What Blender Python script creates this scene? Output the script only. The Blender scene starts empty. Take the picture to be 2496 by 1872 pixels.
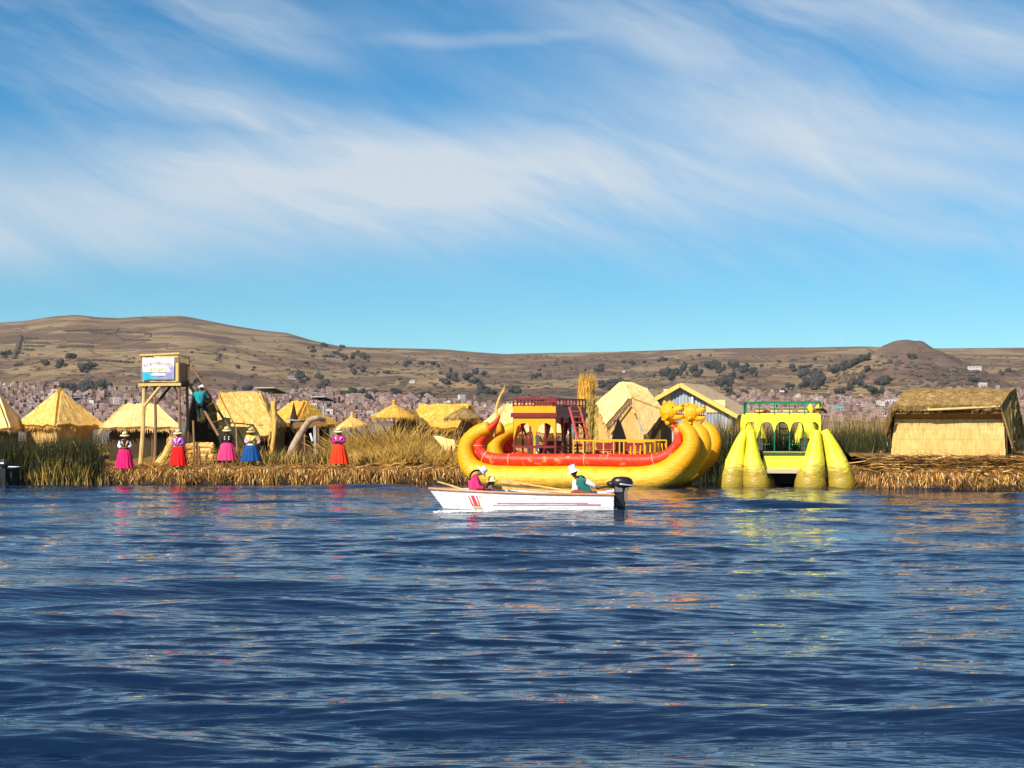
import bpy, bmesh, math, random
import numpy as np
from mathutils import Vector, Matrix, Euler, Quaternion
random.seed(7)
RNG = np.random.default_rng(11)
S = bpy.context.scene
COL = S.collection

# ------------------------------------------------------------------ camera, sky, sun, exposure
CAM_H = 2.6                     # eye height above the lake
FPX = 3729.0                    # focal length in photograph pixels
UC, VH = 1248.0, 1025.0         # picture column of the view axis, row of the horizon
cd = bpy.data.cameras.new('camera'); cam = bpy.data.objects.new('camera', cd); COL.objects.link(cam)
cd.sensor_fit = 'HORIZONTAL'; cd.sensor_width = 36.0; cd.lens = 36.0 * FPX / 2496.0
cd.shift_y = (VH - 936.0) / 2496.0
cd.clip_start = 0.5; cd.clip_end = 30000.0
cam.location = (0, 0, CAM_H); cam.rotation_euler = (math.radians(90), 0, 0)
S.camera = cam
TO_SUN = Vector((-0.47, -0.66, 0.62)).normalized()
SUN_EL = math.asin(TO_SUN.z); SUN_AZ = math.atan2(TO_SUN.x, TO_SUN.y)
sl = bpy.data.lights.new('sun', 'SUN'); sl.energy = 4.9; sl.angle = math.radians(0.5); sl.color = (1.0, 0.91, 0.78)
so = bpy.data.objects.new('sun', sl); COL.objects.link(so); so.rotation_euler = TO_SUN.to_track_quat('Z', 'Y').to_euler()
S.view_settings.view_transform = 'Standard'; S.view_settings.look = 'None'
S.view_settings.exposure = 0.50; S.view_settings.gamma = 1.0
S.cycles.max_bounces = 6; S.cycles.transparent_max_bounces = 8

class G:                                            # small helper for node trees
    def __init__(s, tree): s.t = tree; s.n = tree.nodes; s.l = tree.links
    def new(s, typ, **props):
        n = s.n.new(typ)
        for k, v in props.items(): setattr(n, k, v)
        return n
    def put(s, sock, v):
        if isinstance(v, bpy.types.NodeSocket): s.l.new(v, sock)
        elif v is not None: sock.default_value = v
    def m(s, op, a, b=None, c=None, clamp=False):
        n = s.new('ShaderNodeMath', operation=op, use_clamp=clamp)
        s.put(n.inputs[0], a)
        if b is not None: s.put(n.inputs[1], b)
        if c is not None: s.put(n.inputs[2], c)
        return n.outputs[0]
    def ss(s, x, a, b):                             # smoothstep a..b
        n = s.new('ShaderNodeMapRange', interpolation_type='SMOOTHSTEP')
        s.put(n.inputs[0], x); n.inputs[1].default_value = a; n.inputs[2].default_value = b
        return n.outputs[0]
    def mix(s, f, a, b, blend='MIX'):
        n = s.new('ShaderNodeMix', data_type='RGBA', blend_type=blend)
        s.put(n.inputs[0], f)
        s.put(n.inputs[6], a if isinstance(a, bpy.types.NodeSocket) else (*a, 1))
        s.put(n.inputs[7], b if isinstance(b, bpy.types.NodeSocket) else (*b, 1))
        return n.outputs[2]
    def map(s, vec, scale=(1, 1, 1), rot=(0, 0, 0), loc=(0, 0, 0)):
        n = s.new('ShaderNodeMapping'); s.put(n.inputs[0], vec)
        n.inputs[1].default_value = loc; n.inputs[2].default_value = rot; n.inputs[3].default_value = scale
        return n.outputs[0]
    def noise(s, vec, scale, detail=4, rough=0.55, dist=0.0):
        n = s.new('ShaderNodeTexNoise'); s.put(n.inputs['Vector'], vec)
        n.inputs['Scale'].default_value = scale; n.inputs['Detail'].default_value = detail
        n.inputs['Roughness'].default_value = rough; n.inputs['Distortion'].default_value = dist
        return n.outputs[0]
    def voro(s, vec, scale, out='Color'):
        n = s.new('ShaderNodeTexVoronoi'); s.put(n.inputs['Vector'], vec); n.inputs['Scale'].default_value = scale
        return n.outputs[out]
    def xyz(s, v):
        n = s.new('ShaderNodeSeparateXYZ'); s.put(n.inputs[0], v); return n.outputs
    def comb(s, x, y, z):
        n = s.new('ShaderNodeCombineXYZ')
        for i, v in enumerate((x, y, z)): s.put(n.inputs[i], v)
        return n.outputs[0]

W = bpy.data.worlds.new('World'); S.world = W; W.use_nodes = True
g = G(W.node_tree); g.n.clear()
sky = g.new('ShaderNodeTexSky', sky_type='NISHITA', sun_disc=False, sun_elevation=SUN_EL, sun_rotation=SUN_AZ,
            altitude=3800.0, air_density=1.0, dust_density=0.25, ozone_density=3.0)
hs = g.new('ShaderNodeHueSaturation'); hs.inputs['Saturation'].default_value = 1.15; hs.inputs['Value'].default_value = 1.0
g.l.new(sky.outputs[0], hs.inputs['Color'])
tc = g.new('ShaderNodeTexCoord').outputs['Generated']
dx, dy, dz = g.xyz(tc)
den = g.m('ADD', g.m('ABSOLUTE', dy), 0.05)
A = g.m('DIVIDE', dx, den); E = g.m('DIVIDE', dz, den)       # direction: across, up
AE = g.comb(A, E, g.m('MULTIPLY', g.m('SIGN', dy), 3.0))
warp = g.noise(AE, 5.0, 3, 0.5)
wv = g.m('MULTIPLY', g.m('SUBTRACT', warp, 0.5), 0.06)
A2 = g.m('ADD', A, wv); E2 = g.m('ADD', E, g.m('MULTIPLY', wv, 0.6))
AE2 = g.comb(A2, E2, g.m('MULTIPLY', g.m('SIGN', dy), 3.0))
def blob(ca, ce, sa, se, tilt):                               # soft bank of high cloud round one direction
    c_, s_ = math.cos(tilt), math.sin(tilt)
    a = g.m('SUBTRACT', A2, ca); e = g.m('SUBTRACT', E2, ce)
    p = g.m('DIVIDE', g.m('ADD', g.m('MULTIPLY', a, c_), g.m('MULTIPLY', e, s_)), sa)
    q = g.m('DIVIDE', g.m('SUBTRACT', g.m('MULTIPLY', e, c_), g.m('MULTIPLY', a, s_)), se)
    return g.m('EXPONENT', g.m('MULTIPLY', g.m('ADD', g.m('MULTIPLY', p, p), g.m('MULTIPLY', q, q)), -1.0))
strk = g.noise(g.map(g.map(AE2, rot=(0, 0, 0.34)), (4.0, 26.0, 1.0)), 1.0, 6, 0.6, 0.35)
strk2 = g.noise(g.map(g.map(AE2, rot=(0, 0, 0.52), loc=(3, 1, 0)), (7.0, 42.0, 1.0)), 1.0, 5, 0.62, 0.5)
big = g.noise(g.map(g.map(AE2, rot=(0, 0, 0.3), loc=(1.3, 4.2, 0)), (3.0, 10.0, 1.0)), 1.0, 3, 0.5)
wisp = g.m('ADD', g.m('MULTIPLY', strk, 0.6), g.m('MULTIPLY', strk2, 0.4))
wisp = g.ss(wisp, 0.36, 0.70)
wisp = g.m('MULTIPLY', wisp, g.ss(big, 0.30, 0.55))
bank = g.m('MULTIPLY', blob(-0.10, 0.146, 0.21, 0.036, 0.02), 1.15)
for args, k in (((0.19, 0.176, 0.16, 0.030, -0.16), 0.95), ((-0.27, 0.130, 0.17, 0.036, -0.04), 0.85), ((-0.17, 0.190, 0.10, 0.020, -0.30), 0.62),
                ((0.33, 0.15, 0.12, 0.035, -0.2), 0.55), ((0.24, 0.255, 0.18, 0.03, -0.35), 0.5), ((0.12, 0.23, 0.12, 0.02, -0.4), 0.35), ((-0.18, 0.255, 0.10, 0.016, -0.5), 0.45), ((-0.03, 0.236, 0.09, 0.005, 0.08), 0.4)):
    bank = g.m('MAXIMUM', bank, g.m('MULTIPLY', blob(*args), k))
tex = g.m('ADD', 0.68, g.m('MULTIPLY', g.ss(strk, 0.25, 0.75), 0.42))
cl = g.m('MULTIPLY', bank, tex)
hole = g.m('SUBTRACT', 1.0, g.m('MULTIPLY', blob(-0.07, 0.205, 0.10, 0.024, -0.1), 0.85))
cl = g.m('ADD', g.m('MULTIPLY', cl, 0.85), g.m('MULTIPLY', wisp, 0.40))
cl = g.m('MULTIPLY', cl, hole)
cl = g.m('MULTIPLY', cl, g.m('ADD', 0.10, g.m('MULTIPLY', g.ss(E, 0.070, 0.112), 0.90)))
cl = g.m('MINIMUM', g.m('MULTIPLY', cl, g.ss(dz, 0.0, 0.02)), 0.88)
CLOUD = (4.9, 5.35, 5.75)
tint = g.mix(g.ss(E, 0.02, 0.24), (0.55, 0.80, 0.71), (0.45, 0.99, 0.95))
tint = g.mix(g.ss(E, 0.30, 0.75), tint, (0.60, 0.82, 1.0))
skyb = g.mix(1.0, hs.outputs[0], tint, 'MULTIPLY')
skyc = g.mix(cl, skyb, CLOUD)
bg = g.new('ShaderNodeBackground'); g.l.new(skyc, bg.inputs[0]); bg.inputs[1].default_value = 0.10
wo = g.new('ShaderNodeOutputWorld'); g.l.new(bg.outputs[0], wo.inputs[0])

# ------------------------------------------------------------------ helpers
def P(u, v, Y): return Vector(((u - UC) / FPX * Y, Y, CAM_H - (v - VH) / FPX * Y))   # photo pixel at a distance -> point
def PX(u, Y): return (u - UC) / FPX * Y
def PZ(v, Y): return CAM_H - (v - VH) / FPX * Y
def tag(o, label=None, cat=None, group=None, kind=None):
    if label: o['label'] = label
    if cat: o['category'] = cat
    if group: o['group'] = group
    if kind: o['kind'] = kind
    return o
def thing(name, loc, label, cat, group=None, rz=0.0):
    o = bpy.data.objects.new(name, None); COL.objects.link(o); o.location = loc; o.rotation_euler = (0, 0, rz)
    o.empty_display_size = 0.2
    return tag(o, label, cat, group)

class MB:
    def __init__(s): s.v = []; s.f = []; s.mi = []; s.cur = 0
    def add(s, vs, fs):
        b = len(s.v); s.v.extend([tuple(p) for p in vs]); s.f.extend([tuple(i + b for i in f) for f in fs]); s.mi.extend([s.cur] * len(fs))
    def box(s, c, size, rot=None):
        hx, hy, hz = size[0] / 2, size[1] / 2, size[2] / 2
        vs = [Vector((x, y, z)) for x in (-hx, hx) for y in (-hy, hy) for z in (-hz, hz)]
        if rot is not None:
            R = Euler(rot).to_matrix(); vs = [R @ p for p in vs]
        c = Vector(c); s.add([p + c for p in vs], [(0, 1, 3, 2), (4, 6, 7, 5), (0, 4, 5, 1), (2, 3, 7, 6), (0, 2, 6, 4), (1, 5, 7, 3)])
    def beam(s, a, b, w, h=None):                    # squared timber from a to b
        a, b = Vector(a), Vector(b); d = (b - a); L = d.length; q = d.to_track_quat('X', 'Z').to_matrix(); h = h or w
        vs = [q @ Vector((x, y, z)) + a for x in (0, L) for y in (-w / 2, w / 2) for z in (-h / 2, h / 2)]
        s.add(vs, [(0, 1, 3, 2), (4, 6, 7, 5), (0, 4, 5, 1), (2, 3, 7, 6), (0, 2, 6, 4), (1, 5, 7, 3)])
    def tube(s, pts, rad, n=10, caps=True, jit=0.0, squash=1.0):
        pts = [Vector(p) for p in pts]; k = len(pts)
        if not hasattr(rad, '__len__'): rad = [rad] * k
        t0 = (pts[1] - pts[0]).normalized()
        up = Vector((0, 0, 1)) if abs(t0.z) < 0.9 else Vector((0, 1, 0))
        nrm = (up - t0 * up.dot(t0)).normalized(); vs = []; fs = []
        for i in range(k):
            t = (pts[min(i + 1, k - 1)] - pts[max(i - 1, 0)]).normalized()
            nrm = (nrm - t * nrm.dot(t)).normalized(); bi = t.cross(nrm)
            for j in range(n):
                a = 2 * math.pi * j / n; r = rad[i] * (1 + jit * (random.random() - 0.5) * 2)
                vs.append(pts[i] + nrm * (math.cos(a) * r) + bi * (math.sin(a) * r * squash))
        for i in range(k - 1):
            for j in range(n):
                fs.append((i * n + j, i * n + (j + 1) % n, (i + 1) * n + (j + 1) % n, (i + 1) * n + j))
        if caps: fs.append(tuple(range(n - 1, -1, -1))); fs.append(tuple((k - 1) * n + j for j in range(n)))
        s.add(vs, fs)
    def lathe(s, prof, c=(0, 0, 0), n=20, rot=None, sx=1.0, sy=1.0, fn=None, caps=True):   # prof: (r, z)
        c = Vector(c); R = Euler(rot).to_matrix() if rot is not None else Matrix.Identity(3); vs = []; fs = []
        for i, (r, z) in enumerate(prof):
            for j in range(n):
                a = 2 * math.pi * j / n; q = fn(a, i / (len(prof) - 1)) if fn else 1.0
                vs.append(R @ Vector((math.cos(a) * r * q * sx, math.sin(a) * r * q * sy, z)) + c)
        for i in range(len(prof) - 1):
            for j in range(n): fs.append((i * n + j, i * n + (j + 1) % n, (i + 1) * n + (j + 1) % n, (i + 1) * n + j))
        if caps: fs.append(tuple(range(n - 1, -1, -1))); fs.append(tuple((len(prof) - 1) * n + j for j in range(n)))
        s.add(vs, fs)
    def ball(s, c, r, n=10, m=7, jit=0.0, rot=None):
        r = r if hasattr(r, '__len__') else (r, r, r); c = Vector(c); vs = []; fs = []
        R = Euler(rot).to_matrix() if rot is not None else Matrix.Identity(3)
        for i in range(1, m):
            th = math.pi * i / m
            for j in range(n):
                a = 2 * math.pi * j / n; q = 1 + jit * (random.random() - 0.5) * 2
                vs.append(R @ Vector((math.sin(th) * math.cos(a) * r[0] * q, math.sin(th) * math.sin(a) * r[1] * q, math.cos(th) * r[2] * q)) + c)
        b = len(vs); vs.append(R @ Vector((0, 0, r[2])) + c); vs.append(R @ Vector((0, 0, -r[2])) + c)
        for i in range(m - 2):
            for j in range(n): fs.append((i * n + j, (i + 1) * n + j, (i + 1) * n + (j + 1) % n, i * n + (j + 1) % n))
        for j in range(n): fs.append((b, j, (j + 1) % n)); fs.append((b + 1, (m - 2) * n + (j + 1) % n, (m - 2) * n + j))
        s.add(vs, fs)
    def slab(s, quad, th, n=8, m=8, jit=0.02, dirn=None):     # thick subdivided quad (a, b along, c, d): a-b top edge, d-c bottom edge
        a, b, c, d = [Vector(p) for p in quad]
        nor = (b - a).cross(d - a)
        if nor.length < 1e-6: nor = (c - b).cross(d - a)
        nor = nor.normalized() if dirn is None else Vector(dirn).normalized()
        top = []; bot = []; dw = (d - a) if (d - a).length > (c - b).length else (c - b); dw = dw.normalized()
        for j in range(m + 1):
            for i in range(n + 1):
                p = (a.lerp(b, i / n)).lerp(d.lerp(c, i / n), j / m)
                q = jit * (random.random() - 0.5) * 2
                if j == m and jit > .03: p = p + dw * (jit * 1.6 * (random.random() - 0.5) * 2)
                if j == 0 and jit > .03: p = p + Vector((0, 0, jit * .8 * (random.random() - 0.5) * 2))
                top.append(p + nor * q); bot.append(p - nor * th + nor * q * 0.3)
        N = (n + 1) * (m + 1); fs = []
        ix = lambda i, j: j * (n + 1) + i
        for j in range(m):
            for i in range(n):
                fs.append((ix(i, j), ix(i, j + 1), ix(i + 1, j + 1), ix(i + 1, j)))
                fs.append((N + ix(i, j), N + ix(i + 1, j), N + ix(i + 1, j + 1), N + ix(i, j + 1)))
        for i in range(n):
            fs.append((ix(i, 0), ix(i + 1, 0), N + ix(i + 1, 0), N + ix(i, 0)))
            fs.append((ix(i + 1, m), ix(i, m), N + ix(i, m), N + ix(i + 1, m)))
        for j in range(m):
            fs.append((ix(0, j + 1), ix(0, j), N + ix(0, j), N + ix(0, j + 1)))
            fs.append((ix(n, j), ix(n, j + 1), N + ix(n, j + 1), N + ix(n, j)))
        s.add(top + bot, fs)
    def blade(s, p, d, w, bend=0.0):                  # one reed: thin three-sided spike
        p, d = Vector(p), Vector(d); t = d.normalized()
        u = t.cross(Vector((random.random() - .5, random.random() - .5, random.random() - .5)))
        u = u.normalized() if u.length > 1e-4 else Vector((1, 0, 0)); b = t.cross(u)
        base = [p + u * w, p - u * w * .5 + b * w * .87, p - u * w * .5 - b * w * .87]
        if bend:
            m = p + d * 0.6; tip = p + d + Vector((random.uniform(-1, 1), random.uniform(-1, 1), -abs(bend) * .6)) * bend * d.length
            md = [m + (q - p) * .8 for q in base]
            s.add(base + md + [tip], [(0, 1, 4, 3), (1, 2, 5, 4), (2, 0, 3, 5), (3, 4, 6), (4, 5, 6), (5, 3, 6)])
        else:
            s.add(base + [p + d], [(0, 1, 3), (1, 2, 3), (2, 0, 3)])
    def straw(s, quad, n, L, w, lift=0.25, along=None, tones=None):     # loose stalks lying down a thatched face
        keep_ = s.cur
        a, b, c, d = [Vector(p) for p in quad]
        nor = (b - a).cross(d - a)
        if nor.length < 1e-6: nor = (c - b).cross(d - a)
        nor.normalize()
        for _ in range(n):
            i, j = random.random(), random.random()
            p = a.lerp(b, i).lerp(d.lerp(c, i), j); dn = (d.lerp(c, i) - a.lerp(b, i)).normalized()
            if along is not None: dn = Vector(along)
            side = nor.cross(dn)
            if tones: s.cur = random.choices((0, 1, 2), tones)[0]
            s.blade(p + nor * 0.005, dn * L * random.uniform(.5, 1.2) + side * random.uniform(-.15, .15) * L + nor * random.uniform(0, lift) * L, w * (random.choice((1, 1.6, 2.4)) if tones else 1))
        s.cur = keep_
    def fringe(s, a, b, d, n, L, w, spread=0.25):            # ragged stalk ends along an edge
        a, b, d = Vector(a), Vector(b), Vector(d).normalized()
        for _ in range(n):
            p = a.lerp(b, random.random()); r = Vector((random.uniform(-1, 1), random.uniform(-1, 1), random.uniform(-1, 1))) * spread
            s.blade(p - d * L * .3, (d + r) * L * random.uniform(.4, 1.3), w)
    def build(s, name, mat, parent=None, smooth=False, world=False, bevel=0.0):
        if world and parent is not None:
            M = Matrix.LocRotScale(parent.location, parent.rotation_euler, None).inverted(); vs = [tuple(M @ Vector(p)) for p in s.v]
        else: vs = s.v
        me = bpy.data.meshes.new(name); me.from_pydata(vs, [], s.f)
        mats = mat if isinstance(mat, (list, tuple)) else [mat]
        for m in mats: me.materials.append(m)
        if len(mats) > 1: me.polygons.foreach_set('material_index', s.mi)
        me.polygons.foreach_set('use_smooth', [bool(smooth)] * len(me.polygons)); me.update()
        if bevel:
            bm = bmesh.new(); bm.from_mesh(me)
            bmesh.ops.bevel(bm, geom=bm.edges[:], offset=bevel, segments=2, affect='EDGES', profile=0.6, clamp_overlap=True)
            bm.to_mesh(me); bm.free()
        o = bpy.data.objects.new(name, me); COL.objects.link(o)
        if parent is not None: o.parent = parent
        return o

def cr(pts, k=6):                                            # Catmull-Rom through points (any dimension)
    pts = [np.array(p, float) for p in pts]; out = []
    q = [2 * pts[0] - pts[1]] + pts + [2 * pts[-1] - pts[-2]]
    for i in range(1, len(q) - 2):
        for j in range(k):
            t = j / k; p0, p1, p2, p3 = q[i - 1], q[i], q[i + 1], q[i + 2]
            out.append(0.5 * (2 * p1 + (p2 - p0) * t + (2 * p0 - 5 * p1 + 4 * p2 - p3) * t * t + (3 * p1 - p0 - 3 * p2 + p3) * t ** 3))
    out.append(pts[-1]); return out

def copy_tree(o, parent=None):
    c = o.copy(); COL.objects.link(c)
    if parent is not None: c.parent = parent
    for ch in [x for x in COL.objects if x.parent == o]: copy_tree(ch, c)
    return c

# ------------------------------------------------------------------ materials
MATS = {}
def mat(name, c1, c2=None, scale=6.0, stretch=(1, 1, 1), rough=0.8, bump=0.0, bscale=None, spec=0.3, c3=None, c3scale=1.2, c3lo=0.5, c3hi=0.7, detail=5, metal=0.0, c3str=False):
    if name in MATS: return MATS[name]
    m = bpy.data.materials.new(name); m.use_nodes = True; h = G(m.node_tree)
    b = h.n['Principled BSDF']; co = h.new('ShaderNodeTexCoord').outputs['Object']
    if c2 is not None:
        v = h.map(co, stretch); n1 = h.noise(v, scale, detail, 0.6); col = h.mix(h.ss(n1, 0.32, 0.68), c1, c2)
        if c3 is not None: col = h.mix(h.ss(h.noise(h.map(co, stretch) if c3str else co, c3scale, 4, 0.65), c3lo, c3hi), col, c3)
        h.l.new(col, b.inputs['Base Color'])
        if bump:
            bn = h.new('ShaderNodeBump'); bn.inputs['Strength'].default_value = bump; bn.inputs['Distance'].default_value = 0.05
            h.l.new(h.noise(h.map(co, stretch), bscale or scale * 2, 4, 0.6), bn.inputs['Height']); h.l.new(bn.outputs[0], b.inputs['Normal'])
    else: b.inputs['Base Color'].default_value = (*c1, 1)
    b.inputs['Roughness'].default_value = rough; b.inputs['Specular IOR Level'].default_value = spec; b.inputs['Metallic'].default_value = metal
    MATS[name] = m; return m
def thatch(name, dark, light, pale=None):
    return mat(name, dark, light, 5.0, (2.2, 2.2, 0.45), 0.9, 0.6, 9.0, 0.12, pale, 1.4, 0.48, 0.72, c3str=True)
M_STK_SHADOW = mat('stalk_shadow', (.20, .11, .025), (.36, .20, .05), 3.0); M_STK_P = mat('stalk_pale', (.80, .58, .24), (.86, .68, .36), 3.0)  # dark stalks put the shadow streaks of the thatch into colour
M_TH_PALE = thatch('thatch_pale', (0.72, 0.46, 0.15), (0.88, 0.63, 0.27), (0.89, 0.70, 0.37))
M_TH = thatch('thatch_yellow', (0.54, 0.30, 0.07), (0.84, 0.52, 0.15), (0.86, 0.60, 0.25))
M_TH_GOLD = thatch('thatch_gold', (0.46, 0.23, 0.03), (0.80, 0.45, 0.075), (0.80, 0.50, 0.14))
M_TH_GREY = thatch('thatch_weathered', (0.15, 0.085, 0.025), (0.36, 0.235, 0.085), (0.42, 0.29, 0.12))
M_TH_OLD_SHADE = thatch('thatch_old_and_shaded', (0.12, 0.065, 0.02), (0.28, 0.16, 0.05), (0.20, 0.12, 0.04))  # old brown reed; on a wall it also carries painted shade
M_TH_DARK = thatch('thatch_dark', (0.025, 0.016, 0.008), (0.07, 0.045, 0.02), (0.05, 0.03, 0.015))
M_MAT = mat('reed_mat', (0.58, 0.335, 0.10), (0.75, 0.48, 0.18), 5.0, (3, 3, 0.5), 0.9, 0.5, 9, 0.15, (0.80, 0.54, 0.22), 0.8)
M_WALL_SHADE = mat('wall_reed_shaded', (0.05, 0.034, 0.018), (0.11, 0.075, 0.04), 8.0, (4, 4, .6), 0.95, 0.4)  # reed wall with shade of eaves and off-sun sides put into its colour
M_WOOD = mat('wood_post', (0.20, 0.11, 0.055), (0.33, 0.19, 0.10), 5.0, (4, 4, .5), 0.8, 0.4)
M_WOOD_Y = mat('wood_pale', (0.55, 0.36, 0.12), (0.74, 0.52, 0.2), 5.0, (4, 4, .5), 0.75, 0.3)
M_WOOD_DK = mat('wood_dark', (0.05, 0.03, 0.02), (0.11, 0.065, 0.04), 5.0, (4, 4, .5), 0.85, 0.3)
M_DARK = mat('interior_shade', (0.012, 0.009, 0.007), rough=0.95)  # near-black colour standing for the unlit inside of openings and gaps
M_BOX_Y = mat('board_yellow', (0.80, 0.46, 0.09), (0.86, 0.54, 0.14), 3.0, (1, 1, 4), 0.6, 0.1)
M_WHITE = mat('white_paint', (0.86, 0.86, 0.86), (0.80, 0.81, 0.82), 2.0, (1, 1, 1), 0.35, 0.0, spec=0.5)
M_METAL = mat('galvanised', (0.52, 0.54, 0.55), (0.42, 0.44, 0.46), 4.0, (1, 1, 1), 0.4, 0.0, metal=0.3)
M_PANEL = mat('solar_cells', (0.010, 0.012, 0.018), (0.016, 0.018, 0.026), 3.0, (1, 1, 1), 0.6, spec=0.1)
M_BLACK = mat('black_plastic', (0.010, 0.010, 0.012), (0.02, 0.02, 0.022), 5.0, rough=0.35, spec=0.5)
M_SKIN = mat('skin', (0.21, 0.09, 0.045), (0.25, 0.11, 0.055), 8.0, rough=0.55)
M_HAIR = mat('black_hair', (0.008, 0.006, 0.006), (0.016, 0.013, 0.012), 20, (1, 1, .3), 0.4)
M_EYE = mat('eye_dark', (0.02, 0.012, 0.01), rough=0.3)
def cloth(name, c): return mat('cloth_' + name, tuple(x * .82 for x in c), c, 5.0, (2, 2, 0.4), 0.85, 0.15)
# ------------------------------------------------------------------ the lake
def sum_waves(x, y, full=False):
    r = np.random.default_rng(5); z = np.zeros_like(x); step = 0.0034 * np.maximum(y, 6)
    sw = None; gust = 0.75 + 0.45 * np.sin(x * .21 + y * .13 + 1.0) * np.sin(y * .17 - x * .05) + 0.25 * np.sin(y * .45 + x * .11)
    def grp(n, lo, hi, slope, spread, mean, mod):
        nonlocal z
        for _ in range(n):
            lam = lo * (hi / lo) ** r.random(); th = mean + r.normal() * spread; k = 2 * math.pi / lam
            amp = slope * math.sqrt(2.0 / n) / k; ph = r.random() * 6.283
            fade = np.clip((lam / (2.6 * step)) - 0.6, 0, 1)
            arg = k * (x * math.sin(th) + y * math.cos(th)) + ph + 0.5 * np.sin(0.3 * x / lam + ph * 3) * 0.6
            s = -(np.sin(arg) - 0.34 * np.sin(2 * arg))
            z += amp * s * fade * (gust if mod else 1.0)
    grp(7, 2.0, 4.5, 0.060, 0.30, -0.18, False)
    z0 = z.copy()
    grp(30, 0.42, 0.95, 0.062, 0.30, 0.06, True)
    grp(70, 0.18, 0.44, 0.104, 0.25, 0.02, True)
    chop = z - z0
    # wake rollers left by passing boats
    for (x0, x1, yc, h, w, tilt, ph) in ((4.2, 26, 47.5, .13, .55, -.05, 0.), (6, 26, 50.5, .07, .5, -.03, 1.), (-10.6, -6.2, 49.3, .12, .35, .02, 2.), (-5.8, -3.2, 50.0, .06, .3, 0, 0.3),
                                         (-14, -4, 36.0, .10, .5, .05, 1.), (-30, -9.3, 35.0, .08, .4, .02, .5), (2, 8, 37.0, .09, .5, .04, 0.), (9, 16, 38.5, .10, .6, -.10, 0.7), (-3, 2, 32.5, .05, .4, .06, 2.),
                                         (-4.6, 1.6, 15.0, .13, .50, -.33, 0.), (-9, -1, 16.8, .07, .4, -.2, 1.), (0.0, 9, 13.6, .12, .45, -.04, 2.), (-7, -2, 13.2, .10, .4, -.2, .4), (-9, 6, 22.0, .04, .5, -.05, .3)):
        e = 1 / (1 + np.exp(-(x - x0) * 1.6)) / (1 + np.exp((x - x1) * 1.6)); yy = y - yc - tilt * (x - x0) - .35 * np.sin(x * .45 + ph)
        z += h * e * (np.exp(-(yy / w) ** 2) - 0.5 * np.exp(-((yy + 1.5 * w) / (1.2 * w)) ** 2)) * (0.75 + .25 * np.sin(x * .9 + ph))
    return (z, chop) if full else z
ys = [4.0]
while ys[-1] < 72: ys.append(ys[-1] * 1.0034)
while ys[-1] < 1500: ys.append(ys[-1] * 1.04)
ys = np.array(ys); ts = np.linspace(-1, 1, 561)
YY, TT = np.meshgrid(ys, ts, indexing='ij'); XX = TT * (0.50 * YY + 3.0)
ZZ, CH = sum_waves(XX, YY, True); FD = np.clip((90 - YY) / 20, 0, 1); ZZ *= FD
YY = YY - 1.9 * CH * FD                           # crests lean towards the camera shore
nr, nc = XX.shape
me = bpy.data.meshes.new('lake'); me.vertices.add(nr * nc); me.vertices.foreach_set('co', np.stack([XX, YY, ZZ], -1).astype(np.float32).ravel())
ii = np.arange(nr * nc).reshape(nr, nc); q = np.stack([ii[:-1, :-1], ii[:-1, 1:], ii[1:, 1:], ii[1:, :-1]], -1).reshape(-1, 4)
me.loops.add(q.size); me.polygons.add(len(q)); me.loops.foreach_set('vertex_index', q.ravel().astype(np.int32))
me.polygons.foreach_set('loop_start', (np.arange(len(q)) * 4).astype(np.int32)); me.polygons.foreach_set('loop_total', np.full(len(q), 4, np.int32))
me.polygons.foreach_set('use_smooth', np.ones(len(q), bool)); me.update(calc_edges=True); me.validate()
lake = bpy.data.objects.new('lake', me); COL.objects.link(lake); tag(lake, kind='structure')
m = bpy.data.materials.new('lake_water'); m.use_nodes = True; h = G(m.node_tree); b = h.n['Principled BSDF']
b.inputs['Base Color'].default_value = (0.003, 0.015, 0.044, 1); b.inputs['Roughness'].default_value = 0.02; b.inputs['IOR'].default_value = 1.42
b.inputs['Specular IOR Level'].default_value = 0.5
co = h.new('ShaderNodeTexCoord').outputs['Object']
n1 = h.noise(h.map(co, (1.3, 5.5, 1)), 1.0, 2, 0.5, 0.2); n2 = h.noise(h.map(co, (3, 13, 1)), 1.0, 1, 0.5)
bn = h.new('ShaderNodeBump'); bn.inputs['Strength'].default_value = 0.50; bn.inputs['Distance'].default_value = 0.06
h.l.new(h.m('ADD', n1, h.m('MULTIPLY', n2, 0.3)), bn.inputs['Height']); h.l.new(bn.outputs[0], b.inputs['Normal'])
me.materials.append(m)

# ------------------------------------------------------------------ the hills across the lake
SKY = np.array([(-900, 800), (-300, 800), (0, 787), (60, 783), (130, 772), (185, 768), (240, 774), (290, 776), (350, 772), (440, 770), (470, 775), (560, 793), (640, 806), (700, 812),
                (760, 830), (830, 845), (900, 848), (1000, 850), (1080, 852), (1150, 858), (1230, 864), (1290, 862), (1400, 860), (1500, 858), (1600, 855), (1700, 851), (1800, 849),
                (1900, 848), (2000, 847), (2100, 845), (2170, 847), (2300, 850), (2400, 849), (2500, 848), (3400, 840)], float)
def vnoise(x, y, s, seed):
    r = np.random.default_rng(seed); z = np.zeros(np.shape(x))
    for i in range(7):
        th = r.random() * 6.283; k = (1 + r.random() * 1.2) * 2 * math.pi / s
        z += np.sin(k * (x * math.cos(th) + y * math.sin(th)) + r.random() * 6.283)
    return z / 3.7
YS0, YR = 1230.0, 3300.0
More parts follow.
